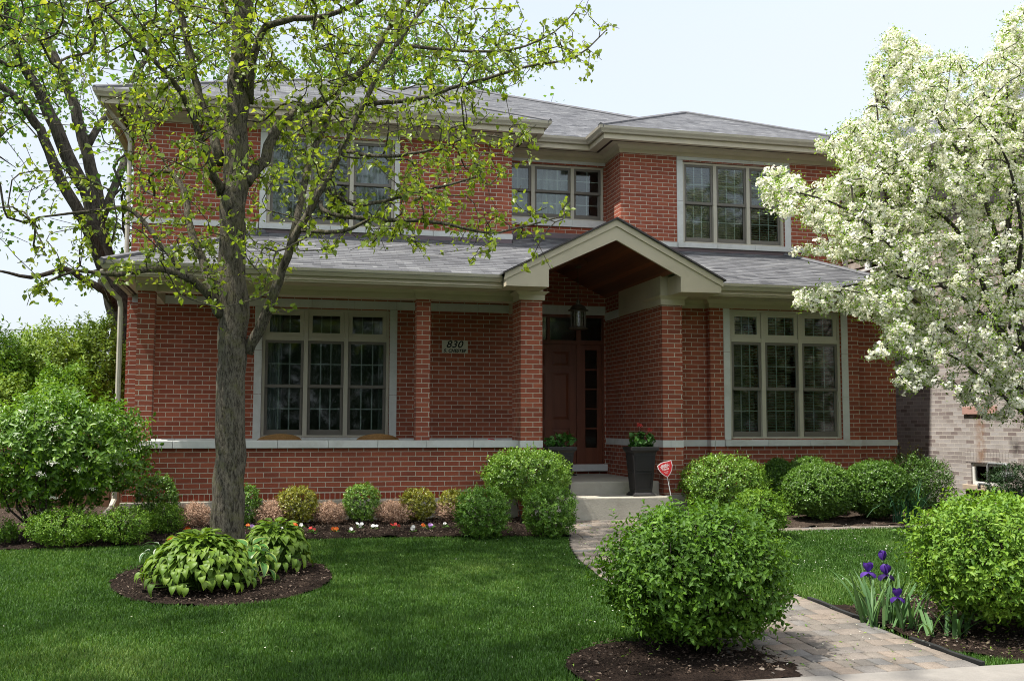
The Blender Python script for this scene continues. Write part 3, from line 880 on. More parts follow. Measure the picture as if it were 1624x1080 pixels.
# eaves of the upper floor
PATH = [(-2.03, 14.8), (-2.03, 2.35), (3.92, 2.35), (3.92, 3.14), (5.833, 3.14), (5.833, 2.35), (10.03, 2.35), (10.03, 14.8)]
mb = MB()
mb.sweep([(0.455, 6.425), (0.455, 6.325), (0.49, 6.325), (0.505, 6.35), (0.54, 6.385), (0.552, 6.425), (0.545, 6.425), (0.53, 6.388), (0.463, 6.336), (0.463, 6.425)], PATH)
part(mb, 'gutter', M['gutter'])
mb = MB(); mb.sweep([(0.36, 6.42), (0.36, 6.235), (0.44, 6.235), (0.44, 6.34), (0.453, 6.42)], PATH); part(mb, 'fascia', M['trim'])
mb = MB(); mb.sweep([(0.0, 6.262), (0.0, 6.272), (0.20, 6.272), (0.20, 6.262)], PATH); mb.sweep([(0.255, 6.262), (0.255, 6.272), (0.36, 6.272), (0.36, 6.262)], PATH); part(mb, 'soffit', M['trim'])
mb = MB(); mb.sweep([(0.20, 6.268), (0.20, 6.278), (0.255, 6.278), (0.255, 6.268)], PATH); part(mb, 'soffit_vent', M['vent'])
mb = MB(); mb.sweep([(0.0, 6.137), (0.022, 6.137), (0.022, 6.205), (0.05, 6.22), (0.085, 6.261), (0.0, 6.261)], PATH); part(mb, 'frieze', M['trim'])
# flashing where the porch roof meets the wall
mb = MB()
mb.box(-0.2, 3.932, 2.334, 2.349, 4.40, 4.532); mb.box(3.92, 3.934, 2.334, 3.14, 4.40, 4.60)
mb.box(3.935, 5.83, 3.124, 3.139, 4.66, 4.835); mb.box(5.80, 5.832, 2.34, 3.12, 4.40, 4.58)
mb.box(5.80, 8.98, 2.334, 2.349, 4.40, 4.530)
for i in range(4): mb.box(8.95 + i * .2, 9.16 + i * .2, 2.336, 2.348, 4.33 - i * .17, 4.47 - i * .17)
part(mb, 'flashing', M['flash'])
# downspouts
def spout(pts, r=0.035):
    mb = MB(); mb.tube(pts, r, 8); return part(mb, 'downspout', M['spout'], smooth=False)
spout([(-2.04, -0.25, 3.43), (-2.04, -0.22, 3.33), (-1.98, -0.05, 3.20), (-1.875, 0.10, 3.10), (-1.86, 0.13, 3.0), (-1.86, 0.13, 0.52), (-1.88, 0.02, 0.42), (-2.02, -0.55, 0.22)])
spout([(-2.45, 2.0, 6.33), (-2.40, 2.1, 6.2), (-2.16, 2.36, 5.95), (-2.10, 2.40, 5.8), (-2.10, 2.40, 3.62)], 0.034)
spout([(10.07, 2.31, 6.1), (10.07, 2.31, 3.6)], 0.04)
# ================================================================== neighbour's house
def rust(t, col):
    ob = coords(t, 'Object')
    sx = N(t, 'ShaderNodeSeparateXYZ'); L(t, ob, sx.inputs[0])
    nz = N(t, 'ShaderNodeTexNoise', Scale=9.0, Detail=5.0); L(t, ob, nz.inputs[0])
    a = N(t, 'ShaderNodeMath', operation='MULTIPLY_ADD'); a.inputs[1].default_value = 0.12; a.inputs[2].default_value = -0.06
    L(t, nz.outputs[0], a.inputs[0])
    y = N(t, 'ShaderNodeMath', operation='ADD'); L(t, sx.outputs[1], y.inputs[0]); L(t, a.outputs[0], y.inputs[1])
    d = N(t, 'ShaderNodeMath', operation='SUBTRACT'); d.inputs[1].default_value = 0.86; L(t, y.outputs[0], d.inputs[0])
    ab = N(t, 'ShaderNodeMath', operation='ABSOLUTE'); L(t, d.outputs[0], ab.inputs[0])
    f1 = ramp(t, ab.outputs[0], [(0.03, (0.75,) * 3), (0.16, (0,) * 3)])
    f2 = ramp(t, nz.outputs[0], [(0.35, (0.2,) * 3), (0.6, (1,) * 3)])
    zz = N(t, 'ShaderNodeMapRange'); zz.inputs[1].default_value = 1.75; zz.inputs[2].default_value = 1.5; L(t, sx.outputs[2], zz.inputs[0])
    m1 = N(t, 'ShaderNodeMath', operation='MULTIPLY'); L(t, f1.outputs[0], m1.inputs[0]); L(t, f2.outputs[0], m1.inputs[1])
    m2 = N(t, 'ShaderNodeMath', operation='MULTIPLY'); L(t, m1.outputs[0], m2.inputs[0]); L(t, zz.outputs[0], m2.inputs[1])
    return mixc(t, m2.outputs[0], col, (0.20, 0.10, 0.045))
M['greybrick'] = m_brick('grey_brick', (0.19, 0.15, 0.14), (0.34, 0.305, 0.285), (0.40, 0.37, 0.355), (0.50, 0.455, 0.40), w=0.2032, h=0.0685, zoff=0.01, blotch=0.2, mort=0.006, stain=rust)
def m_shake():
    m, t, b, _ = nmat('cedar_shakes')
    uv = coords(t, 'UV')
    bt = N(t, 'ShaderNodeTexBrick', Scale=1.0); bt.offset = 0.43
    bt.inputs['Mortar Size'].default_value = 0.003; bt.inputs['Brick Width'].default_value = 0.14; bt.inputs['Row Height'].default_value = 0.17
    bt.inputs['Color1'].default_value = (0, 0, 0, 1); bt.inputs['Color2'].default_value = (1, 1, 1, 1); bt.inputs['Mortar'].default_value = (0.1,) * 3 + (1,)
    L(t, uv, bt.inputs[0])
    cr = ramp(t, bt.outputs[0], [(0.0, (0.19, 0.155, 0.135)), (1.0, (0.31, 0.26, 0.23))])
    L(t, cr.outputs[0], b.inputs['Base Color']); b.inputs['Roughness'].default_value = 0.9
    return m
M['shake'] = m_shake()
M['white'] = m_plain('white_paint', (0.78, 0.78, 0.76), 0.5, 0.04)
M['white_dull'] = m_plain('basement_window_paint', (0.66, 0.66, 0.62), 0.5, 0.06, dirt=(0.3, (0.4, 0.37, 0.3)))
NXW = 11.6
nb = thing('neighbour_house', 'pale grey brick house with taupe shake upper storey, beyond the white blossom', 'house', (15, 2, 0.1))
def npart(mb, name, mat, parent=None, **kw): return part(mb, name, mat, parent or nb, **kw)
OB = (0.32, 1.12, 0.50, 0.86); OW = (3.35, 4.02, 4.56, 6.0); OG = (-2.0, -0.6, 1.55, 3.0)
mb = MB()
mb.wall(NXW, -5.0, 14.0, -0.2, 3.45, [OB, OG], axis='y', depth=.12)
mb.wall(-5.0, NXW, 20.0, -0.2, 3.45)
npart(mb, 'wall', M['greybrick'])
mb = MB()                                        # shakes: every course tilted out at its butt
z = 3.45
while z < 6.35:
    def q(y0, y1): mb.poly([(NXW - .028, y0, z), (NXW - .028, y1, z), (NXW - .004, y1, z + .172), (NXW - .004, y0, z + .172)]); mb.poly([(NXW - .028, y0, z), (NXW - .028, y1, z), (NXW, y1, z), (NXW, y0, z)])
    if z + .17 > OW[2] and z < OW[3]:
        q(-5.0, OW[0] - .0); q(OW[1], 14.0)
    else: q(-5.0, 14.0)
    z += 0.17
npart(mb, 'siding', M['shake'])
mb = MB(); mb.wall(-5.02, NXW, 20.0, 3.45, 6.35); npart(mb, 'siding', M['shake'])
mb = MB(); mb.box(NXW - .04, NXW + .05, -5.0, 14.0, 3.36, 3.46); npart(mb, 'belt_board', M['shake'])
# windows of the neighbour
wb = MB(); y0, y1, z0, z1 = OB
wb.box(NXW + .03, NXW + .10, y0, y0 + .05, z0, z1); wb.box(NXW + .03, NXW + .10, y1 - .05, y1, z0, z1); wb.box(NXW + .03, NXW + .10, y0 + .05, y1 - .05, z0, z0 + .05); wb.box(NXW + .03, NXW + .10, y0 + .05, y1 - .05, z1 - .05, z1)
w_ = npart(wb, 'window', M['white_dull'], bevel=.004)
npart(MB().box(NXW + .06, NXW + .065, y0 + .045, y1 - .045, z0 + .045, z1 - .045), 'pane', M['glass'], w_)
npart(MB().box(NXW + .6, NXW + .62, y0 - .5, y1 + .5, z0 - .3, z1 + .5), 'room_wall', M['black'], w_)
mb = MB(); mb.box(NXW - .07, NXW + .08, y0 - .1, y1 + .14, z0 - .09, z0 - .005); npart(mb, 'window_sill', m_plain('tan_sill', (0.42, 0.34, 0.25), 0.9, 0.2, 6, dirt=(0.4, (0.2, 0.17, 0.13))), bevel=.008)
mb = MB(); yy = y0 - .12
while yy < y1 + .1: mb.box(NXW - .004, NXW + .05, yy, yy + .062, z1 + .01, z1 + .205); yy += .07
npart(mb, 'window_lintel', M['greybrick'])
wb = MB(); y0, y1, z0, z1 = OW
wb.box(NXW - .05, NXW + .05, y0, y0 + .09, z0, z1); wb.box(NXW - .05, NXW + .05, y1 - .09, y1, z0, z1); wb.box(NXW - .055, NXW + .05, y0 + .09, y1 - .09, z1 - .1, z1)
wb.box(NXW - .10, NXW + .05, y0 - .04, y1 + .05, z0 - .04, z0); wb.box(NXW - .06, NXW + .02, y0 - .02, y1 + .02, z0 - .2, z0 - .042)
w_ = npart(wb, 'window', M['white'], bevel=.004)
npart(MB().box(NXW, NXW + .005, y0 + .085, y1 - .085, z0, z1 - .095), 'pane', M['glass'], w_)
wb = MB(); y0, y1, z0, z1 = OG
wb.box(NXW + .0, NXW + .10, y0, y0 + .08, z0, z1); wb.box(NXW + .0, NXW + .10, y1 - .08, y1, z0, z1); wb.box(NXW + .0, NXW + .1, y0 + .08, y1 - .08, z0, z0 + .08); wb.box(NXW + .0, NXW + .1, y0 + .08, y1 - .08, z1 - .08, z1)
w_ = npart(wb, 'window', M['white'], bevel=.004)
npart(MB().box(NXW + .05, NXW + .055, y0 + .075, y1 - .075, z0 + .075, z1 - .075), 'pane', M['glass'], w_)
M['pinkstone'] = m_plain('pink_sandstone', (0.40, 0.24, 0.20), 0.9, 0.15, 6.0)
mb = MB()
for a in (0.42, 0.84): mb.box(NXW - .04, NXW + .03, a, a + .405, 1.67, 1.80)
npart(mb, 'stone_ledge', M['pinkstone'], bevel=.006)
mb = MB(); mb.prism([(11.05, 6.42), (16.0, 9.2), (21.0, 6.42), (21.0, 6.3), (11.05, 6.3)], -5.5, 14.5)
npart(mb, 'roof', M['shingle'])
mb = MB(); mb.box(10.98, 11.08, -5.5, 14.5, 6.28, 6.40); npart(mb, 'gutter', M['white'])
mb = MB(); mb.box(11.05, NXW, -5.4, 14.4, 6.27, 6.30); npart(mb, 'soffit', M['white'])
# gas meter standing by the basement window
gm = thing('gas_meter', 'grey gas meter with bent pipes beside the basement window', 'gas meter', (11.35, -0.15, 0.0))
M['meter'] = m_plain('grey_enamel', (0.20, 0.21, 0.21), 0.45, 0.1, 8.0, 0.5)
b0 = at_x(1575, 735, 11.38)
mb = MB(); mb.tube([(11.38, .42, 0.15), (11.38, .42, b0.z - .04), (11.38, .39, b0.z), (11.38, .0, b0.z), (11.38, -.04, b0.z - .04), (11.38, -.04, b0.z - .12)], 0.022, 8)
mb.tube([(11.36, .62, b0.z - .34), (11.36, .36, b0.z - .34)], 0.02, 8); mb.tube([(11.36, .62, b0.z - .34), (11.36, .62, b0.z - .42)], 0.024, 8)
part(mb, 'pipe', M['meter'], gm, smooth=True)
mb = MB(); mb.lathe([(0, -.10), (.06, -.10), (.085, -.07), (.09, 0), (.085, .07), (.06, .10), (0, .10)], n=18)
bd = mb.build('meter_body', M['meter'], None, smooth=True); bd.rotation_euler = (0, math.pi / 2, 0); bd.location = (11.38, -.02, b0.z - .2)
bpy.context.view_layer.update(); bd.parent = gm; bd.matrix_parent_inverse = gm.matrix_world.inverted()
mb = MB(); mb.lathe([(0, 0), (.035, 0), (.035, .02), (0, .02)], n=14)
dl = mb.build('dial', M['white'], None); dl.rotation_euler = (0, -math.pi / 2, 0); dl.location = (11.275, -.02, b0.z - .17)
bpy.context.view_layer.update(); dl.parent = gm; dl.matrix_parent_inverse = gm.matrix_world.inverted()

# ================================================================== ground
def grid_mesh(name, xs, ys, zf, mat, attr=None):
    X, Y = np.meshgrid(xs, ys)
    Zz = zf(X, Y)
    V = np.stack([X.ravel(), Y.ravel(), Zz.ravel()], 1)
    nx, ny = len(xs), len(ys)
    i, j = np.meshgrid(np.arange(nx - 1), np.arange(ny - 1))
    a = (j * nx + i).ravel()
    F = np.stack([a, a + 1, a + 1 + nx, a + nx], 1)
    return np_mesh(name, V, [F], mat, smooth=True)
def vnoise(x, y, s, seed=0):
    """cheap smooth noise, -1..1"""
    r = np.random.default_rng(seed)
    out = 0
    for k in range(6):
        a = r.uniform(0, 2 * np.pi); f = s * r.uniform(.6, 1.9); p = r.uniform(0, 6.28)
        out = out + np.sin((x * np.cos(a) + y * np.sin(a)) * f + p + 1.3 * np.sin((x * np.sin(a) - y * np.cos(a)) * f * .7 + p * 2))
    return out / 6
def m_soil(name, a, b_, c):
    m, t, b, _ = nmat(name)
    ob = coords(t, 'Object')
    n1 = N(t, 'ShaderNodeTexNoise', Scale=38.0, Detail=8.0, Roughness=0.75); L(t, ob, n1.inputs[0])
    n2 = N(t, 'ShaderNodeTexVoronoi', Scale=60.0); L(t, ob, n2.inputs[0])
    n3 = N(t, 'ShaderNodeTexNoise', Scale=2.5, Detail=4.0); L(t, ob, n3.inputs[0])
    r = ramp(t, n1.outputs[0], [(0.3, a), (0.55, b_), (0.75, c)])
    r3 = ramp(t, n3.outputs[0], [(0.3, (0.7,) * 3), (0.7, (1.2,) * 3)])
    L(t, mixc(t, 1.0, r.outputs[0], r3.outputs[0], 'MULTIPLY'), b.inputs['Base Color'])
    b.inputs['Roughness'].default_value = 0.95; b.inputs['Specular IOR Level'].default_value = 0.1
    ad = N(t, 'ShaderNodeMath', operation='ADD'); L(t, n1.outputs[0], ad.inputs[0]); L(t, n2.outputs[0], ad.inputs[1])
    bump(t, ad.outputs[0], 1.0, 0.03, b)
    return m
M['mulch'] = m_soil('bark_mulch', (0.012, 0.008, 0.006), (0.035, 0.023, 0.017), (0.09, 0.062, 0.045))
M['mulch_pale'] = m_soil('weathered_mulch', (0.035, 0.024, 0.018), (0.09, 0.066, 0.05), (0.17, 0.13, 0.10))
M['turf'] = m_soil('turf_soil', (0.010, 0.022, 0.005), (0.018, 0.042, 0.009), (0.03, 0.06, 0.014))
M['far'] = m_soil('far_grass', (0.02, 0.05, 0.012), (0.03, 0.07, 0.018), (0.05, 0.09, 0.03))

ys = np.array([-900, -60, -40, -25, -12, -9.6, -8, -7.4, -5, -2.5, -.9, 15, 40, 200, 900.])
tag(obj('ground', grid_mesh('ground', np.array([-900, -60, -15, 0, 15, 60, 900.]), ys, lambda x, y: g(y) - 0.035, M['far'])), kind='structure')
PATH_L = [(-8.2, 3.07), (-7.3, 3.07), (-6.0, 3.08), (-4.6, 3.12), (-3.6, 3.22), (-2.8, 3.38), (-2.2, 3.55), (-1.6, 3.60), (-0.5, 3.60)]
def path_left(y): return np.interp(y, [p[0] for p in PATH_L], [p[1] for p in PATH_L])
def path_right(y): return np.interp(y, [-8.2, -2.6, -2.2, -1.75, -0.5], [4.52, 4.55, 4.75, 5.5, 5.55])
BEDFRONT = [(-12, -2.5), (-2.8, -2.05), (-1.2, -1.95), (0.3, -1.80), (1.8, -1.80), (3.0, -1.95), (3.62, -2.05)]
def bed_front(x): return np.interp(x, [p[0] for p in BEDFRONT], [p[1] for p in BEDFRONT])
# tree ring, foreground rings
TR_C, TR_R = (-0.33, -4.05), (0.98, 1.25)
TRUNK = gp(361, 893)
MR_C, MR_R = (2.62, -7.75), 0.74
def in_tree_ring(x, y): return ((x - TR_C[0]) / TR_R[0]) ** 2 + ((y - TR_C[1]) / TR_R[1]) ** 2 < 1
def in_bush_ring(x, y): return (x - MR_C[0]) ** 2 + (y - MR_C[1]) ** 2 < MR_R ** 2
RB_C = (5.45, -7.1)
def in_right_ring(x, y):
    a = ((x - RB_C[0]) / 1.0) ** 2 + ((y - RB_C[1]) / 1.15) ** 2 < 1
    return a & (x > 4.56)
def in_iris_bed(x, y): return (x > 4.56) & (x < 4.74) & (y > -7.0) & (y < -6.2)
def lawn_mask(x, y):
    m = (y > -8.14)
    m &= ~((x > path_left(y) - .02) & (x < path_right(y) + .03))
    m &= ~((x < 3.62) & (y > bed_front(x)))
    m &= ~((x >= 3.6) & (y > -2.02 + 0.02 * (x - 5)))
    m &= ~in_tree_ring(x, y) & ~in_bush_ring(x, y) & ~in_right_ring(x, y) & ~in_iris_bed(x, y)
    return m
tag(obj('lawn', grid_mesh('lawn', np.arange(-16, 14.01, .25), np.arange(-8.15, -1.3, .25), lambda x, y: g(y) - 0.012 + .008 * vnoise(x, y, 1.3, 3), M['turf'])), kind='structure')
def bed(name, xs, ys, mask, mat, lift=0.012, bumps=0.022, seed=1):
    """bare earth inside a mask, with a lumpy surface"""
    X, Y = np.meshgrid(xs, ys)
    Zz = g(Y) + lift + bumps * (vnoise(X, Y, 9, seed) + .7 * vnoise(X, Y, 24, seed + 5)) 
    V = np.stack([X.ravel(), Y.ravel(), Zz.ravel()], 1)
    nx, ny = len(xs), len(ys)
    i, j = np.meshgrid(np.arange(nx - 1), np.arange(ny - 1))
    a = (j * nx + i).ravel()
    F = np.stack([a, a + 1, a + 1 + nx, a + nx], 1)
    C = V[F].mean(1)
    F = F[mask(C[:, 0], C[:, 1])]
    used = np.unique(F); re = np.zeros(len(V), int); re[used] = np.arange(len(used))
    return tag(obj(name, np_mesh(name, V[used], [re[F]], mat, smooth=True)), kind='structure')
bed('garden_bed', np.arange(-8, 3.72, .05), np.arange(-2.6, 0.3, .05), lambda x, y: (y > bed_front(x)) & (x < 3.6), M['mulch'], 0.015)
bed('side_bed', np.arange(-9, -1.7, .08), np.arange(-0.6, 3.1, .08), lambda x, y: (x < -1.72), M['mulch_pale'], 0.03)
bed('garden_bed', np.arange(5.45, 12, .06), np.arange(-1.75, 0.6, .06), lambda x, y: x > 5.5, M['mulch_pale'], 0.012)
bed('tree_bed', np.arange(-1.5, 0.8, .035), np.arange(-5.5, -2.6, .035), lambda x, y: in_tree_ring(x, y), M['mulch'], 0.012, 0.02)
bed('shrub_bed', np.arange(1.8, 3.5, .03), np.arange(-8.15, -6.9, .03), lambda x, y: in_bush_ring(x, y) & (y > -8.14), M['mulch'], 0.014, 0.016)
bed('shrub_bed', np.arange(4.5, 6.6, .04), np.arange(-8.15, -5.8, .04), lambda x, y: (in_right_ring(x, y) | in_iris_bed(x, y)) & (x > 4.57) & (y > -8.14), M['mulch'], 0.014, 0.018)

# ---- the walk: single paving stones laid in courses, one mesh
def m_paver():
    m, t, b, _ = nmat('paving_stone')
    a_ = N(t, 'ShaderNodeAttribute', attribute_name='tint')
    r = ramp(t, a_.outputs['Fac'], [(0.0, (0.13, 0.118, 0.105)), (0.35, (0.18, 0.157, 0.133)), (0.65, (0.21, 0.172, 0.14)), (1.0, (0.15, 0.145, 0.138))])
    ob = coords(t, 'Object')
    n1 = N(t, 'ShaderNodeTexNoise', Scale=160.0, Detail=3.0); L(t, ob, n1.inputs[0])
    n2 = N(t, 'ShaderNodeTexNoise', Scale=5.0, Detail=7.0, Roughness=.7); L(t, ob, n2.inputs[0])
    r1 = ramp(t, n1.outputs[0], [(0.3, (0.72,) * 3), (0.7, (1.2,) * 3)]); r2 = ramp(t, n2.outputs[0], [(0.3, (0.72,) * 3), (0.7, (1.12,) * 3)])
    c = mixc(t, 1.0, mixc(t, 1.0, r.outputs[0], r1.outputs[0], 'MULTIPLY'), r2.outputs[0], 'MULTIPLY')
    L(t, c, b.inputs['Base Color']); b.inputs['Roughness'].default_value = 0.9; b.inputs['Specular IOR Level'].default_value = 0.2
    bump(t, n1.outputs[0], 0.35, 0.006, b)
    return m
M['paver'] = m_paver()
M['joint'] = m_soil('joint_sand', (0.03, 0.03, 0.012), (0.07, 0.06, 0.035), (0.10, 0.09, 0.05))
tag(obj('path_base', grid_mesh('path_base', np.linspace(0, 1, 5), np.linspace(-8.15, -0.4, 60), lambda x, y: g(y) + 0.0015, M['joint'])), kind='structure')
_me = bpy.data.objects['path_base'].data
for v in _me.vertices: v.co.x = float(path_left(v.co.y)) + v.co.x * float(path_right(v.co.y) - path_left(v.co.y))
def pavers(name, x0f, x1f, ya, yb, rows=(0.165,), seed=3, lens=(0.12, 0.165, 0.22)):
    r = random.Random(seed)
    V, F, T = [], [], []
    y = ya
    while y < yb - .02:
        h = min(r.choice(rows), yb - y)
        xa, xb = float(x0f(y + h / 2)), float(x1f(y + h / 2))
        x = xa - r.random() * 0.0
        while x < xb - 0.015:
            w = min(r.choice(lens), xb - x)
            if xb - x - w < 0.05: w = xb - x
            gp_, ch = 0.0045, 0.007
            tz = [r.uniform(-.0022, .0022) for _ in range(4)]
            n = len(V)
            pts = [(x + gp_, y + gp_), (x + w - gp_, y + gp_), (x + w - gp_, y + h - gp_), (x + gp_, y + h - gp_)]
            ins = [(x + gp_ + ch, y + gp_ + ch), (x + w - gp_ - ch, y + gp_ + ch), (x + w - gp_ - ch, y + h - gp_ - ch), (x + gp_ + ch, y + h - gp_ - ch)]
            for p in pts: V.append((p[0], p[1], float(g(p[1])) - 0.004))
            for p, q in zip(pts, tz): V.append((p[0], p[1], float(g(p[1])) + 0.007 + q))
            for p, q in zip(ins, tz): V.append((p[0], p[1], float(g(p[1])) + 0.012 + q))
            F.append((n + 8, n + 9, n + 10, n + 11))
            for a in range(4):
                b_ = (a + 1) % 4
                F.append((n + a, n + b_, n + 4 + b_, n + 4 + a)); F.append((n + 4 + a, n + 4 + b_, n + 8 + b_, n + 8 + a))
            T += [r.random()] * 12
            x += w
        y += h
    return tag(obj(name, np_mesh(name, V, [F], M['paver'], {'tint': T})), kind='structure')
pavers('path', path_left, path_right, -8.145, -0.55)
pavers('path', lambda y: 5.52, lambda y: 12.0, -2.0, -1.76, rows=(0.115,), seed=5)
# ---- pavement of poured concrete
mb = MB()
for i in range(-9, 12): mb.box(i * 1.55 + .35, (i + 1) * 1.55 + .338, -9.75, -8.153, -0.18, -0.058)
pv = mb.build('pavement', m_plain('pavement_concrete', (0.215, 0.20, 0.18), 0.9, 0.2, 4.0, 0.2, 0.3, dirt=(0.5, (0.17, 0.15, 0.13))), bevel=0.006); tag(pv, kind='structure')
# black plastic edging along the walk
M['edging'] = m_plain('black_plastic_edging', (0.022, 0.022, 0.022), 0.55, 0.25, 9.0, 0.3)
def edging(pts, label):
    mb = MB()
    for (x0, y0), (x1, y1) in zip(pts[:-1], pts[1:]):
        pass
    P = [Vector((x, y, float(g(y)))) for x, y in pts]
    n = len(mb.v)
    for p in P:
        mb.v += [(p.x - .008, p.y, p.z - .03), (p.x - .016, p.y, p.z + .030), (p.x + .008, p.y, p.z + .034), (p.x + .014, p.y, p.z - .03)]
    for i in range(len(P) - 1):
        for k in range(4):
            k2 = (k + 1) % 4
            mb.f.append((n + i * 4 + k, n + (i + 1) * 4 + k, n + (i + 1) * 4 + k2, n + i * 4 + k2))
    mb.f.append((n, n + 1, n + 2, n + 3)); e = len(P) - 1; mb.f.append((n + e * 4, n + e * 4 + 3, n + e * 4 + 2, n + e * 4 + 1))
    o = mb.build('garden_edging', M['edging'])
    tag(o, label, 'garden edging', 'black edging along the walk')
edging([(4.545 + .012 * math.sin(i * 1.7), -6.92 + i * .16) for i in range(7)], 'black plastic edging strip between lawn and paved walk, behind the irises')
edging([(4.545 + .01 * math.sin(i * 2.1 + 1), -8.13 + i * .15) for i in range(6)], 'black plastic edging strip beside the mulch, ending at the pavement')
edging([(3.585, -2.1 + i * .1) for i in range(4)], 'short black edging end between flower bed and walk near the steps')
# ================================================================== plant kit
TMPL = {
    'diamond': (np.array([(0, 0, 0), (.42, .5, .10), (1, 0, -.04), (.42, -.5, .10)]), [np.array([(0, 1, 2), (0, 2, 3)])]),
    'oval': (np.array([(0, 0, 0), (.28, .46, .10), (.68, .40, .06), (1, 0, -.16), (.68, -.40, .06), (.28, -.46, .10), (.5, 0, -.02)]), [np.array([(0, 6, 2, 1), (6, 3, 3, 2)])[:1], np.array([(6, 3, 2), (6, 4, 3)]), np.array([(0, 5, 4, 6)])]),
    'petal': (np.array([(0, 0, 0), (.65, .5, .16), (1, 0, .14), (.65, -.5, .16)]), [np.array([(0, 1, 2, 3)])]),
    'heart': (np.array([(0, 0, 0), (-.04, .30, .05), (.28, .5, .09), (.66, .30, .03), (1, 0, -.14), (.66, -.30, .03), (.28, -.5, .09), (-.04, -.30, .05), (.42, 0, -.02)]), [np.array([(0, 8, 2, 1), (0, 7, 6, 8)]), np.array([(8, 4, 3), (8, 3, 2), (8, 5, 4), (8, 6, 5)])]),
    'blade': (np.array([(0, .5, 0), (0, -.5, 0), (.45, -.45, .06), (.45, .45, .06), (.8, .28, -.02), (.8, -.28, -.02), (1, 0, -.14)]), [np.array([(0, 1, 2, 3), (3, 2, 5, 4)]), np.array([(4, 5, 6)])]),
}
def unit(a): return a / np.maximum(1e-9, np.linalg.norm(a, axis=1, keepdims=True))
def leaf_mesh(name, mat, P, Nr, D, Ls, asp, tint, tmpl='diamond', smooth=False):
    T, Fs = TMPL[tmpl]
    P = np.asarray(P, float); n = len(P)
    D = unit(np.asarray(D, float)); Nr = np.asarray(Nr, float)
    Nr = unit(Nr - D * (Nr * D).sum(1, keepdims=True) + 1e-6)
    S = np.cross(Nr, D)
    Ls = np.broadcast_to(Ls, (n,))[:, None, None]
    asp = np.broadcast_to(asp, (n,))[:, None, None]
    V = P[:, None, :] + Ls * (T[None, :, 0:1] * D[:, None, :] + asp * T[None, :, 1:2] * S[:, None, :] + T[None, :, 2:3] * Nr[:, None, :])
    k = len(T)
    faces = [(F[None] + (np.arange(n) * k)[:, None, None]).reshape(-1, F.shape[1]) for F in Fs]
    return np_mesh(name, V.reshape(-1, 3), faces, mat, {'tint': np.repeat(np.clip(tint, 0, 1), k)}, smooth=smooth)
def rdir(n, r=RNG):
    return unit(r.normal(size=(n, 3)))

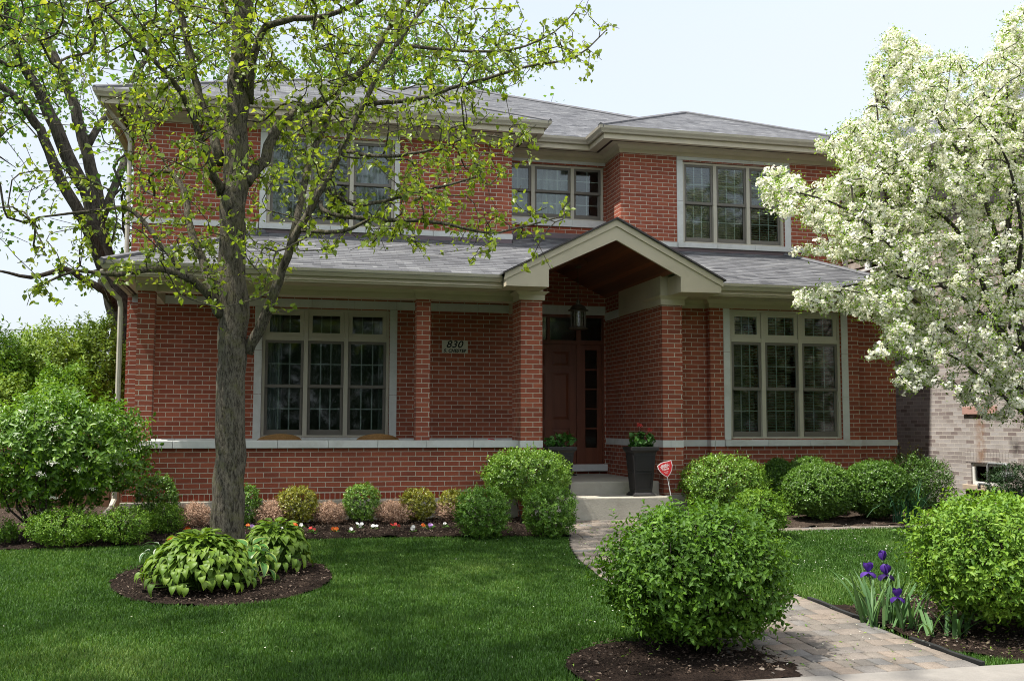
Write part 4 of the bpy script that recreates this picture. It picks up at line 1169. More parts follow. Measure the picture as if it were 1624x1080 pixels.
def shrub_parts(root, rx, ry, h, z0, n_sprig, per, L_, asp, mat, tmpl='diamond', amp=0.10, freq=3.0, boxy=2.3, sprig=0.08, thick=0.35, up=0.3, stems=9, stem_mat=None, stem_r=0.012, seed=1, tint_mean=0.45, droop=0.0, gaps=0.0, stem_from=0.12, flat=0.0, stray=0.06):
    """foliage made of little leafy shoots over a lumpy rounded body, on a fan of stems; local to root"""
    r = np.random.default_rng(seed)
    d = rdir(int(n_sprig * 1.6), r)
    cz = (h + z0) / 2; rz = (h - z0) / 2
    e = (np.abs(d[:, 0]) ** boxy + np.abs(d[:, 1]) ** boxy + np.abs(d[:, 2]) ** boxy) ** (-1.0 / boxy)
    nz = vnoise(d[:, 0] * 2 + d[:, 2], d[:, 1] * 2 - d[:, 2] * .7, freq, seed)
    nz2 = vnoise(d[:, 1] * 2 + d[:, 2] * 1.3, d[:, 0] * 2 + d[:, 2] * .6, freq * 2.4, seed + 9)
    keep = nz2 > (-2 + gaps * 1.6) if gaps > 0 else np.ones(len(d), bool)
    rad = e * (1 + amp * nz + amp * .55 * nz2)
    dep = np.minimum(r.exponential(thick * .45, len(d)), thick * 1.6)
    rad2 = rad * (1 - dep)
    st_ = r.random(len(d)) < stray
    rad2 = np.where(st_, rad * (1 + r.uniform(.02, .13, len(d))), rad2)
    P = np.stack([d[:, 0] * rx * rad2, d[:, 1] * ry * rad2, cz + d[:, 2] * rz * rad2], 1)
    keep &= P[:, 2] > z0 * .5
    P, d, dep = P[keep][:n_sprig], d[keep][:n_sprig], dep[keep][:n_sprig]
    nrm = unit(np.stack([d[:, 0] / rx, d[:, 1] / ry, d[:, 2] / rz], 1))
    sd = unit(nrm + 0.55 * r.normal(size=P.shape) + np.array([0, 0, up]))
    q = np.arange(per)
    pos = P[:, None, :] + sd[:, None, :] * (sprig * ((q + .3) / per - .6))[None, :, None]
    side = unit(np.cross(sd, r.normal(size=P.shape)))
    oth = np.cross(sd, side)
    ang = (q * 2.4)[None, :] + r.uniform(0, 6.28, (len(P), 1))
    rd = side[:, None, :] * np.cos(ang)[..., None] + oth[:, None, :] * np.sin(ang)[..., None]
    LD = sd[:, None, :] * 0.55 + rd * 0.9 + r.normal(size=rd.shape) * .18 + np.array([0, 0, -droop])
    LN = nrm[:, None, :] * 0.5 + sd[:, None, :] * .6 + np.array([0, 0, 0.45 + flat]) + r.normal(size=rd.shape) * .28
    m = len(P) * per
    ls = L_ * r.uniform(.6, 1.2, m)
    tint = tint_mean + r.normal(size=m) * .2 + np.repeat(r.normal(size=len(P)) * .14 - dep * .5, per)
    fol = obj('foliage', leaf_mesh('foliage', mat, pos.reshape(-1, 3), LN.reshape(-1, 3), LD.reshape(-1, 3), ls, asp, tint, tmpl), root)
    if stems:
        mb = MB()
        rr = random.Random(seed)
        for i in range(stems):
            a = rr.uniform(0, 6.28)
            tip = Vector((math.cos(a) * rx * rr.uniform(.2, .8), math.sin(a) * ry * rr.uniform(.2, .8), rr.uniform(cz * .75, h * .9)))
            b0 = Vector((math.cos(a) * stem_from * rr.random(), math.sin(a) * stem_from * rr.random(), -0.04))
            mid = b0.lerp(tip, .45) + Vector((math.cos(a), math.sin(a), -.2)) * rx * .12
            pts = [b0, b0.lerp(mid, .5) + Vector((rr.uniform(-1, 1), rr.uniform(-1, 1), 0)) * .02, mid, mid.lerp(tip, .55), tip]
            mb.tube(pts, [stem_r, stem_r * .9, stem_r * .7, stem_r * .5, stem_r * .2], 6)
            for s_ in range(3):
                p0 = mid.lerp(tip, rr.random())
                q0 = p0 + Vector((rr.uniform(-1, 1) * rx, rr.uniform(-1, 1) * ry, rr.uniform(.0, .6) * rz)) * .4
                mb.tube([p0, p0.lerp(q0, .5) + Vector((0, 0, .02)), q0], [stem_r * .45, stem_r * .35, stem_r * .15], 5)
        st = mb.build('stems', stem_mat or M['twig'], root, smooth=True)
    return root

# leaf and bark materials
M['twig'] = m_bark('twig_bark', (0.035, 0.026, 0.02), (0.10, 0.08, 0.065), 30)
M['bark'] = m_bark('tree_bark', (0.026, 0.022, 0.017), (0.175, 0.155, 0.12), 30.0, moss=(0.15, 0.145, 0.06))
M['bark_dark'] = m_bark('old_tree_bark', (0.028, 0.024, 0.020), (0.105, 0.092, 0.076), 14.0)
M['l_tree'] = m_leaf('spring_tree_leaf', (0.12, 0.185, 0.02), (0.21, 0.29, 0.035), (0.30, 0.34, 0.07), 0.48, 0.4, 0.4, (1.7, 1.6, .6))
M['l_maple'] = m_leaf('maple_leaf', (0.055, 0.14, 0.02), (0.12, 0.23, 0.035), (0.17, 0.25, 0.05), 0.45, 0.5, 0.3, (1.5, 1.5, .6))
M['l_hedge'] = m_leaf('hedge_leaf', (0.11, 0.19, 0.02), (0.22, 0.33, 0.045), (0.30, 0.39, 0.08), 0.3)
M['l_box'] = m_leaf('boxwood_leaf', (0.042, 0.105, 0.012), (0.105, 0.21, 0.022), (0.19, 0.31, 0.045), 0.2, 0.35, 0.5)
M['l_box_y'] = m_leaf('yellowing_boxwood_leaf', (0.11, 0.125, 0.012), (0.23, 0.235, 0.022), (0.34, 0.31, 0.035), 0.2, 0.35, 0.5)
M['l_euo'] = m_leaf('euonymus_leaf', (0.07, 0.15, 0.02), (0.16, 0.29, 0.035), (0.26, 0.38, 0.07), 0.3, 0.35, 0.45)
M['l_dark'] = m_leaf('broad_shrub_leaf', (0.045, 0.11, 0.009), (0.095, 0.20, 0.017), (0.16, 0.28, 0.03), 0.3, 0.5, 0.28)
M['l_bright'] = m_leaf('bright_shrub_leaf', (0.065, 0.15, 0.014), (0.14, 0.255, 0.024), (0.24, 0.36, 0.05), 0.3, 0.5, 0.28)
M['l_arb'] = m_leaf('fine_evergreen_leaf', (0.045, 0.12, 0.010), (0.10, 0.21, 0.02), (0.16, 0.28, 0.03), 0.2, 0.45, 0.35)
M['l_spirea'] = m_leaf('spirea_leaf', (0.06, 0.14, 0.012), (0.14, 0.26, 0.022), (0.23, 0.35, 0.05), 0.3, 0.5, 0.3)
M['l_brown'] = m_leaf('dry_barberry_leaf', (0.26, 0.17, 0.11), (0.48, 0.32, 0.23), (0.62, 0.44, 0.33), 0.25, 0.7, 0.2, (1.2, 1.1, 1.0))
M['l_yew'] = m_leaf('yew_needle', (0.012, 0.04, 0.010), (0.03, 0.075, 0.018), (0.06, 0.12, 0.03), 0.1, 0.45, 0.4)
M['l_vib'] = m_leaf('viburnum_leaf', (0.055, 0.13, 0.012), (0.12, 0.23, 0.022), (0.23, 0.36, 0.05), 0.32, 0.4, 0.4)
M['l_hosta'] = m_leaf('hosta_leaf', (0.065, 0.135, 0.012), (0.13, 0.215, 0.02), (0.20, 0.285, 0.04), 0.28, 0.5, 0.3)
M['l_iris'] = m_leaf('iris_leaf', (0.055, 0.13, 0.04), (0.105, 0.205, 0.07), (0.17, 0.27, 0.10), 0.25, 0.5, 0.35)
M['p_white'] = m_leaf('white_petal', (0.74, 0.74, 0.58), (0.89, 0.88, 0.79), (0.90, 0.89, 0.82), 0.45, 0.6, 0.2, (1.05, 1.05, .9))
M['l_crab'] = m_leaf('crabapple_leaf', (0.12, 0.22, 0.02), (0.21, 0.34, 0.035), (0.30, 0.40, 0.07), 0.4, 0.4, 0.35)

# ------------------------------------------------------------------ tree kit
class Skeleton:
    def __init__(s, seed=1):
        s.pos, s.par, s.rad, s.fixed, s.twigs, s.limbs = [], [], [], [], [], []
        s.r = random.Random(seed); s.n = np.random.default_rng(seed)
    def limb(s, pts, radii, parent=-1, sub=3):
        """main limb through given points (Vectors), smoothed and slightly crooked"""
        P, R = [], []
        k = len(pts)
        for i in range(k - 1):
            p0, p1, p2, p3 = pts[max(i - 1, 0)], pts[i], pts[i + 1], pts[min(i + 2, k - 1)]
            for j in range(sub):
                t = j / sub
                q = 0.5 * ((2 * p1) + (p2 - p0) * t + (2 * p0 - 5 * p1 + 4 * p2 - p3) * t * t + (3 * p1 - p0 - 3 * p2 + p3) * t ** 3)
                P.append(q); R.append(radii[i] + (radii[i + 1] - radii[i]) * t)
        P.append(pts[-1].copy()); R.append(radii[-1])
        for i in range(1, len(P) - 1): P[i] = P[i] + Vector((s.r.uniform(-1, 1), s.r.uniform(-1, 1), s.r.uniform(-1, 1))) * min(R[i] * .35, .02)
        s.limbs.append((P, R))
        prev = parent
        for p, q in zip(P, R):
            s.pos.append(np.array(p)); s.par.append(prev); s.rad.append(q); s.fixed.append(True)
            prev = len(s.pos) - 1
        return prev
    def grow(s, A, step=0.16, lift=0.25, wob=0.035, min_r=0.0):
        """joins every attractor to the nearest wood by a curved twig, near ones first"""
        A = np.asarray(A)
        base = np.array(s.pos)
        d0 = np.array([np.min(((base - a) ** 2).sum(1)) for a in A])
        buf = np.zeros((len(base) + len(A) * 14, 3)); buf[:len(base)] = base; cnt = len(base)
        for a in A[np.argsort(d0)]:
            dd = ((buf[:cnt] - a) ** 2).sum(1)
            i = int(np.argmin(dd)); p = buf[i].copy(); dist = math.sqrt(dd[i])
            k = max(2, min(12, int(dist / step)))
            dirp = p - buf[s.par[i]] if s.par[i] >= 0 else a - p
            dirp = dirp / max(1e-6, np.linalg.norm(dirp))
            c = p + dirp * dist * .35 + np.array([0, 0, -lift * dist * .35])
            prev = i; path = [i]
            for j in range(1, k + 1):
                t = j / k
                q = (1 - t) ** 2 * p + 2 * t * (1 - t) * c + t * t * a + (s.n.normal(size=3) * wob * min(1, dist) if j < k else 0)
                buf[cnt] = q; s.pos.append(q); s.par.append(prev); s.rad.append(0.0); s.fixed.append(False)
                prev = cnt; path.append(cnt); cnt += 1
            s.twigs.append(path)
    def finish(s, tip=0.0028, pw=0.46):
        n = len(s.pos); cntd = np.zeros(n)
        for path in s.twigs: cntd[path[-1]] += 1
        for i in range(n - 1, -1, -1):
            if s.par[i] >= 0 and not s.fixed[i]: cntd[s.par[i]] += cntd[i]
        for i in range(n):
            if not s.fixed[i]: s.rad[i] = tip * max(1, cntd[i]) ** pw
    def build(s, root, bark, name='trunk', sides=10, tw_name='branches', tw_bark=None):
        o = Vector(root.location)
        mb = MB()
        for P, R in s.limbs: mb.tube([p - o for p in P], list(R), sides)
        tr = mb.build(name, bark, root, smooth=True)
        mb = MB()
        for path in s.twigs:
            pts = [Vector(s.pos[i]) - o for i in path]
            rs = [s.rad[i] for i in path]
            rs[0] = min(rs[0], rs[1] * 1.15)
            mb.tube(pts, rs, 5 if rs[0] < .012 else 7, cap=False)
        if mb.v:
            me = np_mesh(tw_name, mb.v, [np.array(mb.f)], tw_bark or bark, smooth=True)
            obj(tw_name, me, root)
        return tr
    def leaf_spots(s, per, spread=0.05, back=0.45, rng=None):
        r = rng or s.n
        P, D = [], []
        for path in s.twigs:
            pts = np.array([s.pos[i] for i in path])
            L_ = len(pts)
            t = 1 - r.random(per) ** 1.2 * back
            f = t * (L_ - 1); i = np.minimum(f.astype(int), L_ - 2); u = (f - i)[:, None]
            p = pts[i] * (1 - u) + pts[i + 1] * u
            dr = pts[i + 1] - pts[i]
            P.append(p + r.normal(size=p.shape) * spread); D.append(dr)
        return np.concatenate(P), unit(np.concatenate(D))

def in_poly(x, y, poly):
    poly = np.array(poly, float); n = len(poly); c = np.zeros(len(x), bool); j = n - 1
    for i in range(n):
        xi, yi = poly[i]; xj, yj = poly[j]
        c ^= ((yi > y) != (yj > y)) & (x < (xj - xi) * (y - yi) / (yj - yi + 1e-12) + xi)
        j = i
    return c
def project(P):
    X, Y, Z = P[:, 0], P[:, 1] + DIST, P[:, 2] - EYE
    s, c = math.sin(YAW), math.cos(YAW)
    xr = X * c - Y * s; yf = X * s + Y * c
    d = yf * math.cos(PITCH) + Z * math.sin(PITCH); u = -yf * math.sin(PITCH) + Z * math.cos(PITCH)
    return 812 + F_PX * xr / d, 540 - F_PX * u / d
# ================================================================== trees
def px_limb(pts, Y, widths):
    """limb points from (px, py, dY) and widths in photo pixels"""
    P, R = [], []
    for (px, py, dy), w in zip(pts, widths):
        p = at(px, py, Y + dy); P.append(p); R.append(w / 2 * (Y + dy + DIST) / F_PX)
    return P, R
# ---- front tree, standing in its own bed on the lawn
TY = TRUNK.y
ft = thing('front_tree', 'young leafing tree with grey ridged trunk standing in the mulched ring on the front lawn', 'tree', tuple(TRUNK))
S = Skeleton(21)
P, R = px_limb([(360, 905, 0), (361, 860, 0), (363, 760, 0), (365, 660, 0), (369, 570, 0), (370, 500, .02), (369, 420, .05), (371, 330, .05), (374, 230, .08), (378, 130, .1), (384, 20, .12), (388, -110, .15), (396, -260, .2), (400, -420, .25)], TY, [60, 52, 47, 44, 43, 45, 42, 39, 37, 33, 29, 24, 16, 6])
for i in range(2): R[i] *= 1.0
S.limb(P, R)
LIMBS = [
    ([(392, 560, 0), (420, 500, -.15), (448, 425, -.3), (472, 365, -.4), (522, 278, -.5), (567, 185, -.55), (607, 105, -.6), (659, 30, -.6), (735, -60, -.6)], [22, 21, 17, 15, 13, 11, 9, 7, 3]),
    ([(352, 500, 0), (330, 467, -.1), (290, 436, -.2), (238, 427, -.3), (186, 436, -.4), (120, 430, -.5), (60, 455, -.5)], [22, 18, 13, 10, 8, 6, 3]),
    ([(300, 445, -.18), (264, 400, -.1), (235, 360, 0), (200, 330, .1), (150, 335, .1), (60, 345, .1)], [13, 11, 9, 8, 6, 3]),
    ([(350, 490, .1), (328, 430, .4), (305, 370, .7), (290, 300, .9), (270, 270, 1.1)], [20, 16, 14, 12, 8]),
    ([(352, 310, .05), (334, 262, -.2), (322, 236, -.35), (302, 176, -.5), (278, 135, -.6), (220, 70, -.7), (150, 0, -.7)], [18, 15, 13, 11, 10, 8, 4]),
    ([(352, 260, .1), (330, 195, .2), (318, 157, .25), (302, 94, .3), (286, 16, .3), (260, -80, .3)], [20, 17, 15, 13, 11, 7]),
    ([(390, 290, .05), (419, 252, .2), (444, 197, .35), (493, 170, .5), (530, 148, .6), (585, 98, .7), (622, 37, .8), (680, -40, .9)], [24, 21, 19, 17, 15, 12, 10, 6]),
    ([(395, 165, .1), (410, 60, -.2), (452, 33, -.35), (500, 30, -.5), (560, 8, -.6), (640, -50, -.7)], [18, 14, 12, 11, 9, 5]),
    ([(581, 165, -.55), (659, 158, -.7), (715, 141, -.8), (770, 126, -.9), (844, 104, -1.0), (911, 92, -1.0), (962, 48, -1.0)], [10, 9, 8, 7, 5, 4, 2]),
    ([(637, 72, -.6), (715, 80, -.4), (807, 80, -.3), (878, 52, -.2), (916, 12, -.2)], [8, 6, 5, 3, 2]),
    ([(508, 320, -.45), (520, 338, -.6), (581, 347, -.8), (661, 350, -1.0), (712, 356, -1.1), (774, 370, -1.2), (825, 361, -1.2), (896, 342, -1.2)], [9, 9, 9, 8, 7, 5, 4, 2]),
    ([(522, 300, -.5), (560, 325, -.3), (610, 319, -.2), (655, 307, -.2), (712, 293, -.2), (760, 280, -.2)], [8, 8, 7, 6, 5, 3]),
    ([(545, 240, -.5), (600, 248, -.9), (644, 246, -1.1), (690, 236, -1.2), (760, 215, -1.2), (820, 225, -1.2)], [8, 7, 7, 5, 4, 2]),
    ([(455, 410, -.3), (485, 280, .1), (500, 235, .3), (519, 194, .5), (560, 90, .7)], [14, 13, 12, 10, 5]),
    ([(475, 365, -.4), (540, 368, -.8), (590, 345, -1.0)], [9, 8, 5]),
    ([(382, 60, .1), (350, 0, .8), (310, -120, 1.3)], [16, 12, 6]),
    ([(386, -20, .12), (440, -120, .9), (500, -260, 1.4)], [14, 11, 5]),
    ([(390, -120, .15), (330, -230, -.6), (270, -350, -1.0)], [12, 9, 4]),
]
for pts, w in LIMBS:
    P, R = px_limb(pts, TY, w)
    S.limb(P, [q * .82 for q in R])
r = np.random.default_rng(5)
c0 = np.array([TRUNK.x + .15, TRUNK.y, 5.6])
def crown_pts(n, c, rad, r, power=.42):
    d = unit(r.normal(size=(n, 3))); return c + d * (r.random((n, 1)) ** power) * np.array(rad)
A = crown_pts(9000, c0, (3.9, 2.5, 3.7), r)
px, py = project(A)
ok_ = in_poly(px, py, [(-420, -700), (-420, 380), (-120, 455), (40, 470), (130, 430), (255, 455), (330, 500), (440, 470), (500, 400), (640, 395), (700, 405), (790, 385), (845, 355), (880, 325), (800, 320), (770, 300), (845, 250), (835, 205), (760, 165), (845, 125), (950, 90), (935, 60), (830, 60), (850, 10), (760, -40), (700, -300), (500, -560), (200, -720)])
thin = (px > 560) & (py > 150) & (r.random(len(px)) < .15)
thin |= (px < 200) & (py > 120) & (r.random(len(px)) < .55)
lowhit = (A[:, 2] < 3.0) & (r.random(len(px)) < .6)
A = A[ok_ & ~thin & ~lowhit & (A[:, 2] < 7.5)]
A = A[:2500]
# leafy spurs along the outer halves of the limbs
ex = []
for pts, w in LIMBS:
    if pts[-1][1] < -40: continue
    P, R = px_limb(pts, TY, w)
    k0 = 1 if len(P) < 5 else len(P) // 3
    for i in range(k0, len(P) - 1):
        nn = max(3, int((P[i + 1] - P[i]).length * 26))
        for _ in range(nn): ex.append(np.array(P[i].lerp(P[i + 1], r.random())) + r.normal(size=3) * [.2, .22, .17])
A = np.concatenate([A[:2700], np.array(ex)])
# low tufts on the trunk
tuft = np.array([at(x, y, TY - .25 + dy) for x, y, dy in ((352, 452, 0), (350, 465, -.1), (415, 440, 0), (340, 415, 0), (400, 470, -.1), (430, 487, -.1), (455, 495, 0), (470, 490, 0), (352, 520, 0), (395, 405, -.1), (340, 488, -.1), (420, 455, -.2), (330, 475, -.2), (365, 440, -.25), (405, 425, -.25))])
A = np.concatenate([A, tuft])
S.grow(A, 0.14, .1, .03); S.finish(.0030, .40); S.build(ft, M['bark'], sides=14, tw_bark=M['bark'])
Cl, Dc = S.leaf_spots(4, .02, .85)
Pl = np.repeat(Cl, 2, 0) + S.n.normal(size=(len(Cl) * 2, 3)) * .02; Dl = np.repeat(Dc, 2, 0)
m = len(Pl)
o = np.array(TRUNK)
LD = unit(Dl * .4 + S.n.normal(size=(m, 3)) * .7 + np.array([0, 0, -.45])); LN = unit(S.n.normal(size=(m, 3)) * .6 + np.array([-.2, -.2, .8]))
obj('crown', leaf_mesh('crown', M['l_tree'], Pl - o, LN, LD, .056 * S.n.uniform(.45, 1.25, m), .82, S.n.normal(.45, .25, m), 'heart'), ft)

# ---- big old tree at the back left
BY = 8.0
bb = at(205, 700, BY); bb.z = .18
bt = thing('old_tree', 'big old tree with several dark leaning limbs behind the left corner of the house', 'tree', tuple(bb))
S = Skeleton(31)
def limb_b(pts, w): P, R = px_limb(pts, BY, w); S.limb(P, [q * .84 for q in R])
limb_b([(206, 770, 0), (203, 640, 0), (198, 540, 0), (187, 480, 0), (170, 440, 0)], [58, 50, 46, 44, 36])
limb_b([(187, 480, 0), (163, 395, .2), (142, 318, .3), (116, 266, .3), (88, 204, .3), (60, 140, .4), (27, 85, .4), (10, 0, .5), (0, -120, .5)], [36, 30, 26, 25, 23, 19, 15, 12, 6])
limb_b([(170, 440, 0), (135, 350, -.5), (95, 284, -.6), (70, 220, -.6), (47, 182, -.7), (0, 135, -.9), (-80, 90, -1)], [24, 20, 19, 17, 15, 11, 6])
limb_b([(175, 440, 0), (152, 300, .8), (132, 220, 1), (120, 176, 1.1), (98, 116, 1.2), (74, 63, 1.3), (60, 10, 1.4), (60, -120, 1.5)], [24, 22, 20, 19, 17, 14, 12, 6])
limb_b([(190, 500, 0), (168, 462, -.8), (137, 447, -1.0), (104, 428, -1.2), (50, 440, -1.4), (0, 430, -1.6)], [16, 14, 12, 10, 7, 4])
limb_b([(140, 230, 1), (170, 180, 1.4), (215, 120, 2), (260, 40, 2.4), (300, -60, 2.6)], [14, 12, 10, 8, 4])
limb_b([(160, 350, .3), (200, 250, 2.5), (240, 170, 3.5), (330, 90, 4.5)], [16, 13, 10, 5])
r = np.random.default_rng(15)
A = np.concatenate([crown_pts(2600, np.array([bb.x - 2.2, BY + .3, 9.0]), (6.8, 4.5, 5.2), r, .5)])
px, py = project(A)
hole = ((px > -20) & (px < 150) & (py > 190) & (py < 540) & (r.random(len(px)) < .8)) | ((px > 0) & (px < 200) & (py > 60) & (py < 300) & (r.random(len(px)) < .6))
keep = in_poly(px, py, [(-700, -900), (-700, 470), (-50, 520), (120, 490), (250, 430), (400, 250), (420, -900)]) & ~hole
A = A[keep][:1000]
S.grow(A, .4, .15, .07); S.finish(.006, .42); S.build(bt, M['bark_dark'], sides=10)
Pl, Dl = S.leaf_spots(17, .2, .7); m = len(Pl); o = np.array(bb)
obj('crown', leaf_mesh('crown', M['l_maple'], Pl - o, unit(S.n.normal(size=(m, 3)) * .6 + [-.2, -.2, .8]), unit(Dl * .4 + S.n.normal(size=(m, 3)) + [0, 0, -.4]), .125 * S.n.uniform(.5, 1.2, m), .85, S.n.normal(.5, .25, m), 'diamond'), bt)

def far_tree(name, label, base, h, blobs, n, per, leaf, mat, seed, trunk_r=.22, group=None):
    b_ = Vector(base)
    t_ = thing(name, label, 'tree', tuple(b_), group=group)
    S = Skeleton(seed)
    top = b_ + Vector((0, 0, h * .8))
    S.limb([b_ - Vector((0, 0, .2)), b_ + Vector((.1, 0, h * .3)), b_ + Vector((-.1, .1, h * .55)), top], [trunk_r, trunk_r * .8, trunk_r * .5, trunk_r * .12])
    rr = random.Random(seed)
    for i in range(7):
        a = i * 2.4 + rr.random(); z0 = h * rr.uniform(.28, .55); ln = h * rr.uniform(.2, .34)
        p0 = b_ + Vector((0, 0, z0)); p2 = p0 + Vector((math.cos(a) * ln, math.sin(a) * ln, ln * rr.uniform(.5, 1.1)))
        S.limb([p0, p0.lerp(p2, .5) + Vector((0, 0, -.1 * ln)), p2], [trunk_r * .4, trunk_r * .28, trunk_r * .08])
    r = np.random.default_rng(seed)
    A = np.concatenate([crown_pts(max(8, int(n * w)), np.array(c), rad, r, .45) for c, rad, w in blobs])
    S.grow(A, .5, .1, .08); S.finish(.006, .42); S.build(t_, M['bark_dark'], sides=8)
    Pl, Dl = S.leaf_spots(per, leaf * 1.5, .5); m = len(Pl)
    obj('crown', leaf_mesh('crown', mat, Pl - np.array(b_), unit(S.n.normal(size=(m, 3)) * .7 + [-.2, -.1, .7]), unit(Dl * .3 + S.n.normal(size=(m, 3)) + [0, 0, -.3]), leaf * S.n.uniform(.55, 1.2, m), .8, S.n.normal(.5, .25, m), 'diamond'), t_)
    return t_
cb = at(640, 20, 18.0)
far_tree('back_tree', 'pale green tree rising behind the middle of the house roof', (cb.x, 18.0, .18), 15.0, [((cb.x - 1.5, 18, 11.5), (5.5, 3.5, 4.2), .6), ((cb.x + 1.0, 18.5, 12.6), (4.4, 3, 3.2), .4)], 700, 18, .14, M['l_maple'], 41, .3)
cb = at(1350, 215, 17.0)
far_tree('back_tree', 'light green tree top showing behind the right end of the roof', (cb.x, 17.0, .18), 9.6, [((cb.x - .4, 17, 7.3), (1.75, 1.5, 1.9), .5), ((cb.x + 1.1, 17, 6.9), (1.5, 1.5, 1.9), .35), ((cb.x - .9, 17, 8.3), (.5, .5, .7), .15)], 220, 40, .12, M['l_maple'], 43, .16)
cb = at(70, 30, 20.0)
far_tree('back_tree', 'tall fresh green tree behind the old dark limbed tree at far left', (cb.x - 5, 20.0, .18), 15.0, [((cb.x - 1.5, 20, 13.5), (3.6, 3, 3.0), .6), ((cb.x - 4, 20, 10.5), (2.4, 2.5, 2.2), .4)], 420, 16, .14, M['l_maple'], 45, .3)

# ---- flowering crabapple at the right
CY = -2.6
cbase = gp(1690, 905); cbase.y = CY; cbase.x = at(1698, 900, CY).x; cbase.z = float(g(CY))
ct = thing('crabapple_tree', 'crabapple tree smothered in white blossom at the right, arching over the lawn', 'tree', tuple(cbase))
S = Skeleton(51)
def limb_c(pts, w): P, R = px_limb(pts, CY, w); S.limb(P, [q * .78 for q in R])
limb_c([(1700, 930, 0), (1684, 800, 0), (1660, 690, 0), (1628, 570, 0), (1601, 450, .05), (1602, 340, .1), (1608, 250, .15), (1596, 150, .2), (1608, 60, .25)], [30, 26, 24, 22, 17, 13, 9, 6, 3])
limb_c([(1638, 600, 0), (1580, 505, -.1), (1541, 400, -.2), (1497, 344, -.25), (1440, 296, -.3), (1400, 230, -.3), (1388, 140, -.3)], [15, 13, 11, 9, 7, 5, 2])
limb_c([(1601, 460, 0), (1562, 318, .2), (1528, 250, .3), (1480, 180, .4), (1440, 90, .5)], [12, 10, 8, 6, 2])
limb_c([(1626, 565, 0), (1535, 480, -.35), (1450, 425, -.6), (1350, 335, -.8), (1240, 300, -.9)], [13, 11, 9, 6, 2])
limb_c([(1645, 640, 0), (1540, 550, .3), (1440, 470, .5), (1370, 450, .6), (1285, 470, .65)], [12, 10, 7, 5, 2])
limb_c([(1655, 680, 0), (1575, 615, -.3), (1500, 560, -.5), (1430, 595, -.6)], [10, 8, 6, 2])
limb_c([(1602, 450, 0), (1680, 300, .2), (1740, 150, .3)], [12, 9, 4])
limb_c([(1650, 660, 0), (1700, 520, -.2), (1760, 420, -.3)], [12, 9, 4])
limb_c([(1603, 500, 0), (1620, 380, -.8), (1600, 260, -1.2), (1560, 200, -1.4)], [12, 9, 6, 2])
limb_c([(1603, 520, 0), (1610, 400, .8), (1640, 280, 1.2)], [12, 9, 4])
r = np.random.default_rng(25)
cc = at(1600, 340, CY)
qx, qy = r.uniform(1200, 1790, 9000), r.uniform(-40, 720, 9000)
q_ = np.clip(1.15 - ((qx - 1620) / 430) ** 2 - ((qy - 330) / 480) ** 2, .12, 1) ** .5
A = np.array([tuple(at(a_, b_, CY + d_)) for a_, b_, d_ in zip(qx, qy, r.normal(0, .75, 9000) * q_)])
px, py = qx, qy
CP = [(1200, 282), (1238, 258), (1285, 300), (1335, 262), (1290, 228), (1340, 200), (1385, 165), (1375, 105), (1415, 40), (1455, 70), (1480, 90), (1515, 75), (1560, 105), (1595, 25), (1760, -60), (1800, 600), (1700, 700), (1590, 670), (1540, 655), (1500, 612), (1425, 622), (1410, 600), (1445, 565), (1375, 572), (1408, 530), (1375, 502), (1268, 488), (1255, 462), (1375, 452), (1390, 418), (1350, 410), (1255, 402), (1300, 365), (1210, 330)]
ok_ = in_poly(px, py, CP)
thin = ((py > 300) & (px > 1480) & (r.random(len(px)) < .3)) | (px > 1660) & (r.random(len(px)) < .4)
airy = vnoise(A[:, 0] * 2.2 + A[:, 1], A[:, 2] * 2.2 - A[:, 1] * .6, 1.6, 3) < -.30
A = A[ok_ & ~thin & ~(airy & (r.random(len(px)) < .75))][:3300]
S.grow(A, .13, .15, .02); S.finish(.0025, .43); S.build(ct, M['bark_dark'], sides=9)
o = np.array(cbase)
# blossom: bunches of five-petalled flowers along the twigs, some twigs barer than others
bare = S.n.random(len(S.twigs)) < .16
tw_all = S.twigs
S.twigs = [t for t, b_ in zip(tw_all, bare) if not b_]
Cp, Cd = S.leaf_spots(4, .02, .9)
Fp = np.repeat(Cp, 9, 0); Fp = Fp + unit(S.n.normal(size=Fp.shape)) * (.048 * S.n.random((len(Fp), 1)) ** .5)
nf = len(Fp)
Fn = unit((Fp - np.repeat(Cp, 9, 0)) * 26 + S.n.normal(size=(nf, 3)) * .55 + np.array([-.2, -.25, .35]))
s1 = unit(np.cross(Fn, S.n.normal(size=(nf, 3)))); s2 = np.cross(Fn, s1)
ang = np.arange(5) * 2 * np.pi / 5
PD = s1[:, None, :] * np.cos(ang)[None, :, None] + s2[:, None, :] * np.sin(ang)[None, :, None]
PP = np.repeat(Fp[:, None, :], 5, 1)
ft_ = np.repeat(S.n.normal(.6, .25, nf), 5)
fl = np.repeat(S.n.uniform(.0145, .024, nf), 5)
obj('blossom', leaf_mesh('blossom', M['p_white'], PP.reshape(-1, 3) - o, np.repeat(Fn, 5, 0), PD.reshape(-1, 3) + np.repeat(Fn, 5, 0) * .15, fl, .85, ft_, 'petal'), ct)
S.twigs = tw_all
Pl, Dl = S.leaf_spots(21, .05, .9); m = len(Pl)
obj('crown', leaf_mesh('crown', M['l_crab'], Pl - o, unit(S.n.normal(size=(m, 3)) * .7 + [-.2, -.2, .6]), unit(Dl * .5 + S.n.normal(size=(m, 3)) * .8), .045 * S.n.uniform(.5, 1.2, m), .42, S.n.normal(.5, .25, m), 'diamond'), ct)
